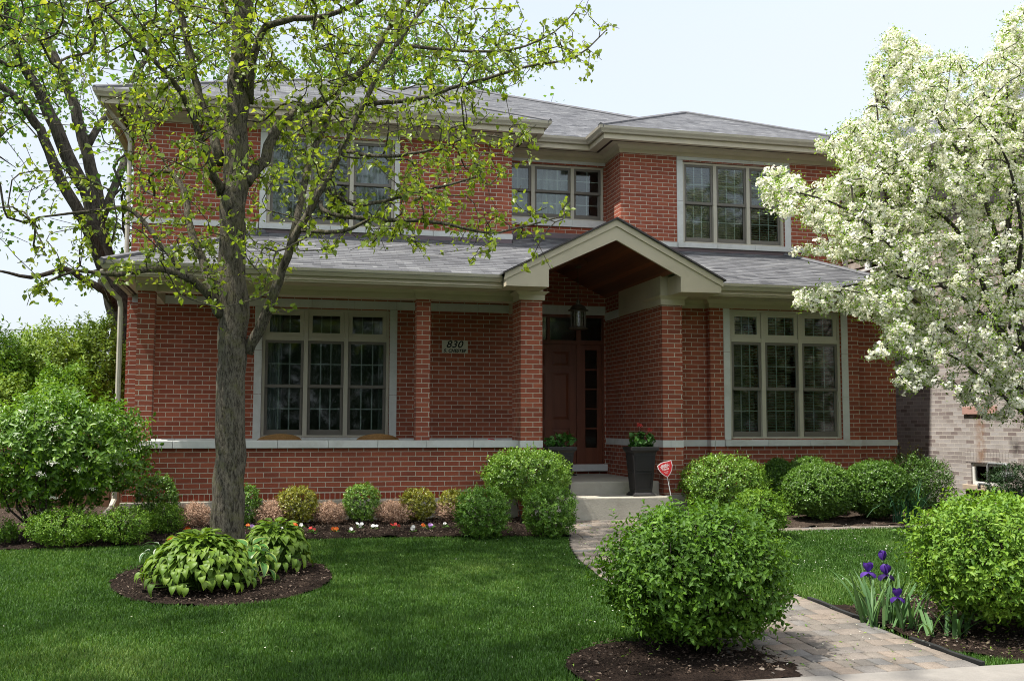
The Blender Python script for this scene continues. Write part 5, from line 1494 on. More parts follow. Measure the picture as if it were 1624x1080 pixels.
# ---- parkway tree by the pavement, left of the picture: its shade lies over the near lawn
far_tree('parkway_tree', 'parkway tree beside the pavement, outside the left edge of the photo, shading the near lawn', (-6.3, -9.9, -.1), 12.5, [((-4.3, -8.7, 8.3), (4.5, 3.3, 3.2), 1.0)], 330, 15, .16, M['l_maple'], 61, .2)
# ---- a belt of street trees behind the photographer, seen only in the panes
r = np.random.default_rng(77)
Pp, tt = [], []
for i, x in enumerate(np.arange(-34, 46, 6.5)):
    c = np.array([x + r.uniform(-2, 2), -38 + r.uniform(-4, 4), r.uniform(5.5, 9)])
    Pp.append(crown_pts(6500, c, (r.uniform(3, 4.6), 3.2, r.uniform(5, 7)), r, .45))
Pp = np.concatenate(Pp); m = len(Pp)
low = np.stack([r.uniform(-50, 60, 52000), r.uniform(-46, -37, 52000), 6.5 * r.random(52000) ** 1.3], 1)
Pp = np.concatenate([Pp, low]); m = len(Pp)
tag(obj('tree_belt', leaf_mesh('tree_belt', M['l_yew'], Pp, unit(r.normal(size=(m, 3)) + [0, 0, .6]), rdir(m, r), np.where(np.arange(m) < m - 52000, .30, .5) * r.uniform(.5, 1.2, m), .7, r.normal(.3, .25, m))), kind='stuff')
# ================================================================== shrubs
def sized(px, pyb, w, top, kz=1.0, ymax=99):
    """base point on the ground, half width and height in metres of a shrub seen at px with its foot at pyb"""
    b_ = gp(px, pyb)
    if b_.y > ymax:
        b_ = at(px, (pyb + top) / 2, ymax); b_.z = float(g(ymax))
    d = (b_.x * math.sin(YAW) + (b_.y + DIST) * math.cos(YAW))
    s = d / F_PX
    return b_, w / 2 * s, at(px, top, b_.y).z - b_.z, s
def shrub(label, px, pyb, w, top, mat, leaf, name='shrub', cat='shrub', group=None, depth=1.0, lowest=0.06, seed=1, n=None, per=6, asp=.5, shift=0.0, ymax=-.45, **kw):
    b_, hw, h, s = sized(px, pyb, w, top, ymax=ymax)
    b_.y += shift
    t_ = thing(name, label, cat, tuple(b_), group=group)
    hw *= .93; h *= .98
    area = 4 * math.pi * ((hw * hw * depth + 2 * hw * h * .5) / 3)
    if n is None: n = int(area / (leaf * leaf) * 2.6 / per * 2.4)
    shrub_parts(t_, hw, hw * depth, h, lowest, n, per, leaf, asp, mat, seed=seed, **kw)
    return t_
GB = 'clipped boxwoods along the porch wall'
BOX = dict(amp=.13, freq=3.2, sprig=.05, thick=.22, stems=7, stem_r=.008, name='boxwood', cat='boxwood', group=GB, tmpl='diamond', leaf=.026, per=8, asp=.62)
def boxw(label, *a, **k):
    q = dict(BOX); q.update(k); return shrub(label, *a, **q)
boxw('clipped dark green boxwood beside the downspout, largest in the porch bed', 249, 815, 68, 752, M['l_box'], seed=3)
boxw('half hidden boxwood just right of the tree trunk', 392, 830, 44, 769, M['l_box'], seed=4)
boxw('round yellowing boxwood right of the trunk, below the porch window', 472, 828, 64, 771, M['l_box_y'], seed=5)
boxw('bright green lopsided boxwood in the middle of the porch bed', 573, 827, 58, 766, M['l_box'], seed=6, tint_mean=.7)
boxw('yellowing boxwood nearest the large rounded euonymus on its left', 662, 826, 58, 774, M['l_box_y'], seed=7)
boxw('small boxwood peeping out behind the feathery green shrub', 718, 826, 44, 776, M['l_box_y'], seed=8)
GBR = 'dry brown barberries in the porch bed'
def dry(label, px, pyb, w, top, seed):
    return shrub(label, px, pyb, w, top, M['l_brown'], .02, 'barberry', 'shrub', GBR, seed=seed, amp=.22, freq=4, sprig=.07, thick=.5, stems=14, stem_r=.005, per=6, tmpl='diamond', stem_mat=M['drystem'], lowest=.02, boxy=2.0, gaps=.3)
M['drystem'] = m_bark('dry_stem', (0.10, 0.06, 0.04), (0.22, 0.14, 0.10), 30)
dry('dry brown barberry left of the tree trunk', 308, 835, 58, 796, 11)
dry('dry brown barberry between the tree trunk and the first yellowing boxwood', 432, 834, 64, 793, 12)
dry('dry brown barberry between the round yellowing and the bright green boxwoods', 522, 832, 58, 795, 13)
dry('wide dry brown barberry in front of the second yellowing boxwood', 626, 827, 74, 793, 14)
dry('dry brown barberry beside the feathery green shrub', 714, 825, 56, 793, 15)
GS = 'low lime green spireas at the left of the bed'
SP = dict(name='spirea', cat='shrub', group=GS, amp=.16, freq=3.4, sprig=.08, thick=.35, stems=12, stem_r=.005, per=7, asp=.45, lowest=.02, boxy=2.0, leaf=.034)
shrub('wide low lime green spirea below the big white flecked shrub', 103, 866, 126, 806, M['l_spirea'], seed=21, **SP)
shrub('low lime green spirea in front of the downspout elbow', 197, 864, 88, 802, M['l_spirea'], seed=22, **SP)
shrub('small lime green spirea in front of the dark boxwood', 263, 848, 56, 797, M['l_spirea'], seed=23, **SP)
shrub('small spirea tuft at the left edge of the lawn', 8, 862, 44, 824, M['l_spirea'], seed=24, **SP)
# big viburnum at the left
vb, hw, h, s_ = sized(88, 852, 280, 622)
vt = thing('viburnum', 'big loose leafy shrub flecked with white flower heads, at the left corner of the porch', 'shrub', tuple(vb))
shrub_parts(vt, hw, hw * .85, h, .36, 1700, 8, .07, .5, M['l_vib'], 'oval', amp=.2, freq=2.6, sprig=.2, thick=.55, stems=16, stem_r=.017, seed=31, stem_from=.28, boxy=2.1, droop=.1)
r = np.random.default_rng(8)
hp, hn = [], []
for i in range(34):
    d = unit(r.normal(size=(1, 3)) + [[-.2, -.8, .1]])[0]
    c = np.array([d[0] * hw, d[1] * hw * .85, h * .56 + d[2] * h * .40]) * [1.0, 1.0, 1]
    k = 26
    q = r.normal(size=(k, 3)) * [.035, .035, .012]
    hp.append(c + q); hn.append(np.tile(d + [0, 0, .5], (k, 1)))
hp, hn = np.concatenate(hp), np.concatenate(hn)
obj('flower_heads', leaf_mesh('flower_heads', M['p_white'], hp, hn, rdir(len(hp), r), .016, .9, r.normal(.6, .2, len(hp)), 'petal'), vt)
# hedge of tall shrubs far left
GH = 'tall unclipped hedge shrubs beyond the left side yard'
def hedge(label, px, top, w, Y, mat, seed, tm=.5):
    a, b_ = at(px - w / 2, 600, Y), at(px + w / 2, 600, Y)
    base = Vector(((a.x + b_.x) / 2, Y, .15)); hh = at(px, top, Y).z - .15
    t_ = thing('hedge_shrub', label, 'hedge', tuple(base), group=GH)
    shrub_parts(t_, (b_.x - a.x) / 2, 1.1, hh, .1, 3600, 7, .085, .5, mat, 'diamond', amp=.16, freq=3.0, sprig=.22, thick=.4, stems=8, stem_r=.02, seed=seed, tint_mean=tm, up=.7)
hedge('tall green hedge shrub against the left wall of the house, with upright shoots', 150, 512, 120, 7.0, M['l_hedge'], 61, .45)
hedge('tall hedge shrub between the house end of the hedge and the photo edge', 75, 518, 140, 6.4, M['l_hedge'], 62, .55)
hedge('yellow green hedge shrub at the left edge, browner in its middle', -10, 528, 150, 5.6, M['l_bright'], 63, .4)
hedge('lower pale green hedge shrub in front of the tall hedge', 110, 585, 110, 5.0, M['l_bright'], 64, .45)
hedge('low brownish hedge shrub at the far left behind the viburnum', 10, 600, 90, 4.6, M['l_hedge'], 65, .3)
# upright shoots growing out of the hedge
# entry shrubs
EU = dict(name='euonymus', cat='shrub', amp=.11, freq=3.0, sprig=.10, thick=.3, stems=9, stem_r=.011, per=7, asp=.55, tmpl='diamond', leaf=.042)
shrub('large rounded lime green euonymus left of the entry steps, on bare stems', 836, 826, 142, 711, M['l_euo'], seed=41, lowest=.3, **EU)
AB = dict(name='feathery_shrub', cat='shrub', amp=.14, freq=3.2, sprig=.09, thick=.3, stems=9, stem_r=.008, per=11, asp=.5, leaf=.032, n=900, lowest=.02, boxy=2.4, group='feathery green shrubs beside the lawn corner')
shrub('dense feathery green shrub in front of the rounded euonymus, left of the pair', 765, 854, 86, 772, M['l_arb'], seed=42, **AB)
shrub('feathery green shrub leaning outwards beside the walk, right of the pair', 872, 852, 88, 769, M['l_arb'], seed=43, tint_mean=.55, **AB)
shrub('broad lime green euonymus right of the red security sign', 1148, 805, 138, 720, M['l_euo'], seed=44, lowest=.08, ymax=-.5, **EU)
BX = dict(BOX); BX.update(group='large clipped boxwoods under the right window', leaf=.026, n=4600, amp=.06, boxy=2.15, stray=.02)
shrub('dark clipped boxwood wedged behind the broad lime euonymus', 1234, 800, 58, 726, M['l_box'], seed=45, tint_mean=.25, ymax=-.15, **BX)
shrub('large clipped boxwood behind the two front ones under the right window', 1283, 800, 84, 723, M['l_box'], seed=46, ymax=-.25, tint_mean=.5, **BX)
BX['n'] = 6500
shrub('large rounded boxwood, left of the front two below the right window', 1302, 826, 120, 733, M['l_box'], seed=47, tint_mean=.45, ymax=-.85, **BX)
shrub('large rounded boxwood beside the green blades, right of the front two', 1390, 825, 108, 729, M['l_box'], seed=48, tint_mean=.36, ymax=-.85, **BX)
shrub('loose yew with a bronze right side at the house corner', 1452, 806, 118, 722, M['l_box'], .04, 'yew', 'shrub', seed=49, tint_mean=.2, amp=.2, sprig=.13, thick=.4, ymax=-.2, asp=.4, per=7)
shrub('dark green yew bush beside the gas meter', 1612, 786, 92, 733, M['l_yew'], .035, 'yew', 'shrub', seed=50, ymax=-.75, per=8, asp=.35, sprig=.08, amp=.1)
shrub('small bright green shrub behind the big foreground shrub', 1206, 852, 92, 776, M['l_bright'], .045, 'euonymus', 'shrub', seed=51, per=7, sprig=.09, asp=.55, tint_mean=.5, lowest=.05)
# sprouting bare shrub against the neighbour's wall
b_ = at(1447, 760, .9); b_.z = .18
st = thing('sprouting_shrub', 'thin sprouting shrub with upright twigs against the grey brick wall', 'shrub', tuple(b_))
mb = MB(); lp, ld = [], []
rr = random.Random(4)
for i in range(13):
    x = rr.uniform(-.27, .27); h_ = rr.uniform(.75, 1.06)
    pts = [Vector((x * .2, rr.uniform(-.06, .06), 0)), Vector((x * .55, rr.uniform(-.08, .08), h_ * .5)), Vector((x, rr.uniform(-.1, .1), h_))]
    mb.tube(pts, [.009, .007, .003], 5)
    for j in range(16):
        t_ = rr.uniform(.45, 1); lp.append(pts[1].lerp(pts[2], (t_ - .45) / .55) + Vector((rr.uniform(-1, 1), rr.uniform(-1, 1), rr.uniform(-1, 1))) * .02); ld.append((rr.uniform(-1, 1), rr.uniform(-1, 1), rr.uniform(0, 1)))
mb.build('stems', M['twig'], st, smooth=True)
obj('foliage', leaf_mesh('foliage', M['l_box_y'], np.array(lp), rdir(len(lp)) + [0, 0, .6], np.array(ld), .042, .5, RNG.random(len(lp))), st)
# foreground shrubs
fb, hw, h, s_ = sized(1107, 1030, 268, 806)
fg = thing('euonymus', 'big rounded green shrub in the foreground, at the left of the walk', 'shrub', tuple(fb), group='big shrubs flanking the walk')
shrub_parts(fg, hw * 1.0, hw * .95, h, .10, 2800, 8, .045, .5, M['l_dark'], 'oval', stray=.06, amp=.11, freq=3.4, sprig=.15, thick=.36, stems=22, stem_r=.017, seed=71, boxy=2.5, droop=.12, tint_mean=.42, gaps=.55, stem_from=.1)
rb, hw, h, s_ = sized(1602, 1005, 280, 790)
rg = thing('euonymus', 'big rounded bright green shrub with old twigs showing, at the right edge of the photo', 'shrub', tuple(rb), group='big shrubs flanking the walk')
shrub_parts(rg, hw * 1.0, hw * .9, h, .12, 2700, 8, .043, .5, M['l_bright'], 'oval', stray=.06, amp=.12, freq=3.2, sprig=.14, thick=.36, stems=22, stem_r=.016, seed=72, boxy=2.5, tint_mean=.5, gaps=.5, stem_from=.14)
mb = MB()
rr = random.Random(12)
M['old_twig'] = m_bark('old_twig', (0.10, 0.085, 0.07), (0.24, 0.21, 0.18), 40)
for root_, o_, hw_, h_ in ((fg, fb, .6, .95), (rg, rb, .6, .95)):
    mb = MB()
    for i in range(90):
        a = rr.uniform(0, 6.28); q = rr.random() ** .5
        p0 = Vector((math.cos(a) * q * hw_ * .85, math.sin(a) * q * hw_ * .85, h_ * rr.uniform(.62, .92) * (1 - .25 * q)))
        p1 = p0 + Vector((math.cos(a) * .08 + rr.uniform(-.08, .08), math.sin(a) * .08 + rr.uniform(-.08, .08), rr.uniform(.06, .16)))
        mb.tube([p0, p0.lerp(p1, .5) + Vector((rr.uniform(-.01, .01), 0, .008)), p1], [.0032, .0026, .0012], 4)
    mb.build('twigs', M['old_twig'], root_)['kind'] = 'stuff'

# ------------------------------------------------------------------ hostas
def leaf_grid(L_, W_, bend, cup, nu=7, nv=5, wave=0.0, ph=0.0):
    """one broad leaf lying along +x, bending down; returns verts, faces"""
    V, F = [], []
    for i in range(nu):
        u = i / (nu - 1)
        w = W_ * (math.sin(math.pi * min(1, u * 1.02) ** .62) ** .9) * (1 - .0 * u)
        ang = bend * u
        x = L_ * (math.sin(ang) / max(bend, 1e-3)) if bend > 1e-3 else L_ * u
        z = -L_ * (1 - math.cos(ang)) / max(bend, 1e-3) if bend > 1e-3 else 0
        for j in range(nv):
            v = j / (nv - 1) * 2 - 1
            zz = z + cup * abs(v) * w + wave * w * math.sin(6 * u + ph) * v
            V.append((x, v * w / 2, zz))
    for i in range(nu - 1):
        for j in range(nv - 1):
            F.append((i * nv + j, (i + 1) * nv + j, (i + 1) * nv + j + 1, i * nv + j + 1))
    return V, F
M['hosta_edge'] = m_leaf('hosta_pale_edge', (0.30, 0.36, 0.10), (0.42, 0.46, 0.16), None, 0.25)
M['hosta_white'] = m_leaf('hosta_white_edge', (0.22, 0.34, 0.16), (0.62, 0.66, 0.52), None, 0.25)
def hosta(label, c, rad, ht, n, L_, W_, mat, seed, edge=None, spread=1.0, squash=1.0):
    t_ = thing('hosta', label, 'hosta', tuple(c), group='hostas round the foot of the front tree')
    rr = random.Random(seed)
    V, F, T, E = [], [], [], []
    mb = MB()
    for i in range(n):
        q = math.sqrt((i + .5) / n)
        a = i * 2.39996 + rr.uniform(-.3, .3)
        rr_ = rad * q * rr.uniform(.86, 1.1) * spread
        elev = ht * math.sqrt(max(0.03, 1 - (q * .985) ** 2.0)) * rr.uniform(.88, 1.08)
        ps = Vector((math.cos(a) * rr_ * .8, math.sin(a) * rr_ * .8 * squash, elev))
        lv, lf = leaf_grid(L_ * rr.uniform(.75, 1.15), W_ * rr.uniform(.8, 1.15), .5 + 1.1 * q + rr.uniform(-.15, .15), .16, wave=.05, ph=rr.random() * 6)
        tilt = (.75 - 1.15 * q) + rr.uniform(-.18, .18)
        rot = Matrix.Rotation(a + rr.uniform(-.35, .35), 4, 'Z') @ Matrix.Rotation(-tilt, 4, 'Y') @ Matrix.Rotation(rr.uniform(-.3, .3), 4, 'X')
        b0 = len(V); tn = min(1, max(0, rr.gauss(.45, .2)))
        for k, p in enumerate(lv):
            V.append(tuple(ps + rot @ Vector(p)))
            j = k % 5
            T.append(tn); E.append(1.0 if (edge and j in (0, 4)) else 0.0)
        F += [tuple(b0 + z for z in f) for f in lf]
        mb.tube([Vector((math.cos(a) * .05 * q, math.sin(a) * .05 * q, 0)), Vector((math.cos(a) * rr_ * .35, math.sin(a) * rr_ * .35 * squash, elev * .75)), ps], [.005, .0045, .004], 5, cap=False)
    fo = obj('foliage', np_mesh('foliage', V, [np.array(F)], mat, {'tint': T, 'edge': E}, smooth=True), t_)
    mb.build('petioles', m_plain('petiole', (0.14, 0.24, 0.05), .5), t_, smooth=True)
    return t_
def m_varieg(name, inner, rim):
    m = m_leaf(name, (inner[0] * .7, inner[1] * .7, inner[2] * .7), inner, None, 0.22, 0.38, 0.45)
    t = m.node_tree
    bs = [n for n in t.nodes if n.type == 'BSDF_PRINCIPLED'][0]
    src = bs.inputs['Base Color'].links[0].from_socket
    a_ = N(t, 'ShaderNodeAttribute', attribute_name='edge')
    rp = ramp(t, a_.outputs['Fac'], [(0.35, (0, 0, 0)), (0.6, (1, 1, 1))])
    L(t, mixc(t, rp.outputs[0], src, rim), bs.inputs['Base Color'])
    return m
M['l_hosta_v'] = m_varieg('hosta_yellow_rim', (0.075, 0.20, 0.04), (0.30, 0.36, 0.08))
M['l_hosta_w'] = m_varieg('hosta_white_rim', (0.07, 0.17, 0.05), (0.62, 0.64, 0.52))
hc = gp(316, 935)
hosta('biggest hosta, a broad mound of pointed green leaves in front of the trunk', hc, .57, .47, 700, .10, .064, M['l_hosta'], 3)
hc2 = gp(437, 905)
hosta('second green hosta, to the right of the tree trunk', hc2, .40, .45, 300, .105, .066, M['l_hosta'], 4)
hosta('small hosta with yellow rimmed upright leaves between the two big mounds', gp(396, 925), .22, .34, 30, .17, .10, M['l_hosta_v'], 5, edge=True)
hosta('white edged hosta showing at the left of the big mound', gp(258, 905), .24, .26, 22, .17, .075, M['l_hosta_w'], 6, edge=True)

# ------------------------------------------------------------------ irises
def sword(mb_, p, a, lean, L_, w, bend, rr):
    n = 8; d = Vector((math.cos(a), math.sin(a), 0)); s_ = Vector((-math.sin(a), math.cos(a), 0)) 
    rot = rr.uniform(-.6, .6); s_ = (s_ * math.cos(rot) + d * math.sin(rot))
    b0 = len(mb_.v)
    for i in range(n):
        u = i / (n - 1)
        th = lean + bend * u * u
        q = p + d * (L_ * u * math.sin(th)) + Vector((0, 0, L_ * u * math.cos(th)))
        ww = w * (1 - u ** 2.2) * (.75 + .5 * u) + .0006
        mb_.v += [tuple(q - s_ * ww / 2), tuple(q + d * .002), tuple(q + s_ * ww / 2)]
    for i in range(n - 1):
        for j in range(2): mb_.f.append((b0 + i * 3 + j, b0 + (i + 1) * 3 + j, b0 + (i + 1) * 3 + j + 1, b0 + i * 3 + j + 1))
def blades_thing(name, label, cat, c, pts, n, Lr, w, mat, seed, group=None, lean=(.05, .5), bend=.35):
    t_ = thing(name, label, cat, tuple(c), group=group)
    rr = random.Random(seed); mb = MB()
    for i in range(n):
        p = rr.choice(pts) + Vector((rr.gauss(0, .03), rr.gauss(0, .03), 0))
        p.z = float(g(c.y + p.y)) - c.z
        sword(mb, p, rr.uniform(0, 6.28), rr.uniform(*lean), rr.uniform(*Lr), w * rr.uniform(.75, 1.15), bend * rr.uniform(-.1, 1.4), rr)
    T = []
    for i in range(n): T += [min(1, max(0, rr.gauss(.45, .22)))] * 24
    obj('leaves', np_mesh('leaves', mb.v, [np.array(mb.f)], mat, {'tint': T}, smooth=True), t_)
    return t_
ic = gp(1432, 1002)
it = blades_thing('iris', 'clump of bearded irises with four deep purple flowers beside the walk', 'iris', ic, [Vector((dx, dy, 0)) for dx, dy in ((-.12, .16), (-.08, .30), (0, .05), (.05, .22), (.12, .34), (.1, .0), (-.02, .42))], 66, (.30, .50), .030, M['l_iris'], 9)
blades_thing('iris', 'leafy iris clump without flowers under the right foreground shrub', 'iris', gp(1497, 1014), [Vector((dx, dy, 0)) for dx, dy in ((-.06, .02), (.05, .06), (.14, .0), (.2, .12))], 26, (.24, .4), .032, M['l_iris'], 10, lean=(.1, .85), bend=.5)
hb = gp(1438, 830); 
blades_thing('daylily', 'tuft of blue green strap leaves beside the right hand boxwood', 'daylily', hb, [Vector((dx, dy, 0)) for dx, dy in ((-.1, .03), (.0, .0), (.1, .05), (.16, .0))], 60, (.45, .72), .022, m_leaf('daylily_leaf', (0.03, 0.10, 0.05), (0.06, 0.16, 0.07), (0.10, 0.20, 0.09), .2), 13, lean=(.05, .55), bend=.7)
M['p_iris'] = m_leaf('iris_petal', (0.028, 0.008, 0.10), (0.065, 0.022, 0.21), (0.13, 0.055, 0.34), 0.3, 0.45, 0.3, (1.2, 1.0, 1.4))
M['p_iris_d'] = m_leaf('iris_fall_petal', (0.010, 0.004, 0.03), (0.03, 0.01, 0.09), None, 0.2, 0.5, 0.3, (1.2, 1.0, 1.4))
def petal_grid(Ln, Wd, curl, cup, ruff, seed):
    rr = random.Random(seed); nu, nv = 8, 7; V = []; ph = rr.random() * 6
    for i in range(nu):
        u = i / (nu - 1); w = Wd * (math.sin(math.pi * (.08 + .86 * u) ** .8) ** .8)
        a = curl * u
        x = Ln * math.sin(a) / max(1e-3, abs(curl)) if abs(curl) > 1e-3 else Ln * u
        z = Ln * (math.cos(a) - 1) / max(1e-3, abs(curl)) * (1 if curl > 0 else 1)
        x = Ln * (math.sin(abs(curl) * u) / abs(curl)); z = -math.copysign(1, curl) * Ln * (1 - math.cos(abs(curl) * u)) / abs(curl)
        for j in range(nv):
            v = j / (nv - 1) * 2 - 1
            V.append((x, v * w / 2, z + cup * w * v * v + ruff * u * math.sin(5 * v + ph + 4 * u)))
    F = [(i * nv + j, (i + 1) * nv + j, (i + 1) * nv + j + 1, i * nv + j + 1) for i in range(nu - 1) for j in range(nv - 1)]
    return V, F
def iris_flower(c, sc, kind, seed):
    """c: middle of the bloom, local to the clump"""
    rr = random.Random(seed)
    for nm, mat, cnt in (('standard_petals', M['p_iris'], 3), ('fall_petals', M['p_iris_d'] if kind != 'flat' else M['p_iris'], 3)):
        V, F, T = [], [], []
        for k in range(cnt):
            a = k * 2.094 + (0 if nm[0] == 's' else 1.047) + rr.uniform(-.1, .1)
            if nm[0] == 's':
                pv, pf = petal_grid(.068 * sc, .074 * sc, -1.1 if kind != 'flat' else -.9, .36, .004, seed + k); tilt = 1.05 if kind != 'flat' else .65
                if kind == 'bud': tilt = 1.3; pv, pf = petal_grid(.075 * sc, .06 * sc, -1.0, .45, .002, seed + k)
            else:
                pv, pf = petal_grid(.07 * sc, .066 * sc, 1.6, -.1, .005, seed + k); tilt = .1
                if kind == 'bud': pv, pf = petal_grid(.03 * sc, .03 * sc, -.4, .4, .0, seed + k); tilt = 1.2
            rot = Matrix.Rotation(a, 4, 'Z') @ Matrix.Rotation(-tilt, 4, 'Y')
            b0 = len(V)
            V += [tuple(Vector(c) + rot @ Vector(p) + Vector((math.cos(a), math.sin(a), 0)) * .006) for p in pv]
            F += [tuple(b0 + z for z in f) for f in pf]
            T += [rr.uniform(.3, .9)] * len(pv)
        obj(nm, np_mesh(nm, V, [np.array(F)], mat, {'tint': T}, smooth=True), fl_root)
stem_m = m_plain('iris_stem', (0.10, 0.17, 0.06), .5)
for i, (px, py, dy, kind, sc) in enumerate([(1400, 888, .30, 'bud', 1.05), (1405, 910, .28, 'open', 1.15), (1377, 906, .36, 'flat', 1.1), (1423, 946, -.06, 'flat', .95)]):
    w_ = at(px, py, ic.y + dy) - ic
    mb = MB(); foot = Vector((w_.x * .6 + .02, dy * .9, float(g(ic.y + dy)) - ic.z))
    if kind == 'bud': foot = Vector((w_.x, dy, w_.z - .16))
    mb.tube([foot, foot.lerp(w_, .5) + Vector((.01, 0, 0)), w_], [.005, .0045, .004], 6)
    mb.tube([w_ - Vector((0, 0, .03)), w_ - Vector((0, 0, .012)), w_ + Vector((0, 0, .006))], [.004, .009, .006], 7)
    fl_root = mb.build('flower', stem_m, it, smooth=True)
    iris_flower(w_, sc, kind, 90 + i * 7)

# ------------------------------------------------------------------ bedding plants
PC = {'orange': ((0.55, 0.09, 0.015), (0.65, 0.16, 0.03)), 'white': ((0.58, 0.58, 0.56), (0.72, 0.72, 0.70)), 'lilac': ((0.42, 0.22, 0.55), (0.60, 0.38, 0.70)), 'red': ((0.48, 0.03, 0.025), (0.60, 0.07, 0.06)), 'pink': ((0.65, 0.25, 0.45), (0.78, 0.42, 0.6))}
for k, (a, b_) in PC.items(): M['pf_' + k] = m_leaf(k + '_petal', a, b_, None, .25, .6, .2, (1.1, 1.0, 1.0))
M['l_ivy'] = m_leaf('bedding_leaf', (0.05, 0.14, 0.015), (0.11, 0.24, 0.03), None, .25)
BEDP = [(297, 836, 'orange', 'left of the trunk, nearest the brown barberry'), (272, 853, 'orange', 'lowest and leftmost, at the lawn edge'), (325, 838, 'lilac', 'just left of the tree trunk'), (386, 843, 'pink', 'just right of the tree trunk, lowest there'), (392, 829, 'orange', 'right of the trunk, behind the pink one'), (399, 832, 'lilac', 'right of the trunk, beside an orange one'), (449, 836, 'white', 'above the second hosta, left of the white pair'), (459, 848, 'orange', 'nearest the lawn, above the second hosta'), (464, 831, 'orange', 'between the two white ones by the yellowing boxwood'), (477, 829, 'white', 'below the round yellowing boxwood'), (496, 837, 'red', 'right of the round yellowing boxwood'), (532, 836, 'orange', 'below the third barberry'), (557, 838, 'white', 'faint and small, left of the bright boxwood'), (571, 828, 'white', 'below the bright green boxwood'), (593, 831, 'white', 'between the bright boxwood and the wide barberry'), (627, 830, 'red', 'below the wide barberry'), (655, 836, 'white', 'nearest the lawn, right of the wide barberry'), (674, 829, 'orange', 'below the second yellowing boxwood'), (684, 830, 'lilac', 'beside the orange one under the second yellowing boxwood'), (707, 828, 'white', 'rightmost, beside the feathery shrub')]
for i, (px, py, col, where) in enumerate(BEDP):
    b_ = gp(px, py + 9)
    t_ = thing('bedding_plant', f'{col} flowered bedding plant {where}', 'flower', tuple(b_), group='bedding flowers in the porch bed')
    r = np.random.default_rng(300 + i)
    k = 26; d = unit(r.normal(size=(k, 3)) + [0, 0, .5]); P_ = d * [.05, .05, .03] * r.uniform(.4, 1, (k, 1)); P_[:, 2] = np.abs(P_[:, 2]) + .005
    obj('foliage', leaf_mesh('foliage', M['l_ivy'], P_, d + [0, 0, .8], d + r.normal(size=(k, 3)) * .4, .034, .7, r.random(k), 'heart'), t_)
    nfl = r.integers(2, 5) if 'small' not in where else 1
    cs = r.normal(size=(nfl, 3)) * [.022, .02, .01] + [0, 0, .05]
    Fn = unit(r.normal(size=(nfl, 3)) * .4 + [0, -.8, .6])
    s1 = unit(np.cross(Fn, r.normal(size=(nfl, 3)))); s2 = np.cross(Fn, s1); ang = np.arange(5) * 2 * np.pi / 5
    PD = s1[:, None] * np.cos(ang)[None, :, None] + s2[:, None] * np.sin(ang)[None, :, None]
    obj('flowers', leaf_mesh('flowers', M['pf_' + col], np.repeat(cs, 5, 0), np.repeat(Fn, 5, 0), PD.reshape(-1, 3), .026, 1.0, r.random(nfl * 5), 'petal'), t_)

# ================================================================== stuff: grass, chips, petals
r = np.random.default_rng(99)
def scatter(n, x0, x1, y0, y1, mask, dens=None):
    x = r.uniform(x0, x1, n); y = r.uniform(y0, y1, n); k = mask(x, y)
    if dens is not None: k &= r.random(n) < dens(x, y)
    return x[k], y[k]
x, y = scatter(1350000, -7.5, 11.5, -8.15, -1.7, lawn_mask, lambda x, y: np.clip(1.15 - (y + 8) * .10, .45, 1))
pp = project(np.stack([x, y, g(y)], 1)); k = (pp[0] > -60) & (pp[0] < 1690) & (pp[1] < 1110); x, y = x[k], y[k]
n = len(x); z = g(y) - .006
tuftn = vnoise(x, y, 2.2, 7)
Lg = r.uniform(.020, .043, n) * (1 + .22 * tuftn)
a = r.uniform(0, 2 * np.pi, n); ln = r.uniform(.1, .75, n)
dx, dy = np.cos(a), np.sin(a)
wv = r.uniform(.0014, .0027, n) * (1 + .12 * np.clip(y + 8, 0, 8))
B = np.stack([x, y, z], 1); sx = np.stack([-dy, dx, 0 * dx], 1) * wv[:, None]
Mid = B + np.stack([dx * np.sin(ln * .6), dy * np.sin(ln * .6), np.cos(ln * .6)], 1) * (Lg * .55)[:, None]
Tip = Mid + np.stack([dx * np.sin(ln * 1.7), dy * np.sin(ln * 1.7), np.cos(ln * 1.7)], 1) * (Lg * .5)[:, None]
V = np.stack([B - sx, B + sx, Mid + sx * .8, Mid - sx * .8, Tip], 1).reshape(-1, 3)
i0 = np.arange(n) * 5
tg = np.clip(.40 + np.where(x > 4.5, .14, 0) + r.normal(size=n) * .2 + .42 * vnoise(x, y, 1.1, 4) + .26 * vnoise(x, y, 4.2, 6), 0, 1)  # blades right of the walk tinted lighter, sunlight put into their colour
M['grass'] = m_leaf('grass_blade', (0.024, 0.066, 0.009), (0.064, 0.145, 0.019), (0.16, 0.24, 0.06), 0.3, 0.5, 0.2)
tag(obj('grass', np_mesh('grass', V, [np.stack([i0, i0 + 1, i0 + 2, i0 + 3], 1), np.stack([i0 + 3, i0 + 2, i0 + 4], 1)], M['grass'], {'tint': np.repeat(tg, 5)})), kind='stuff')
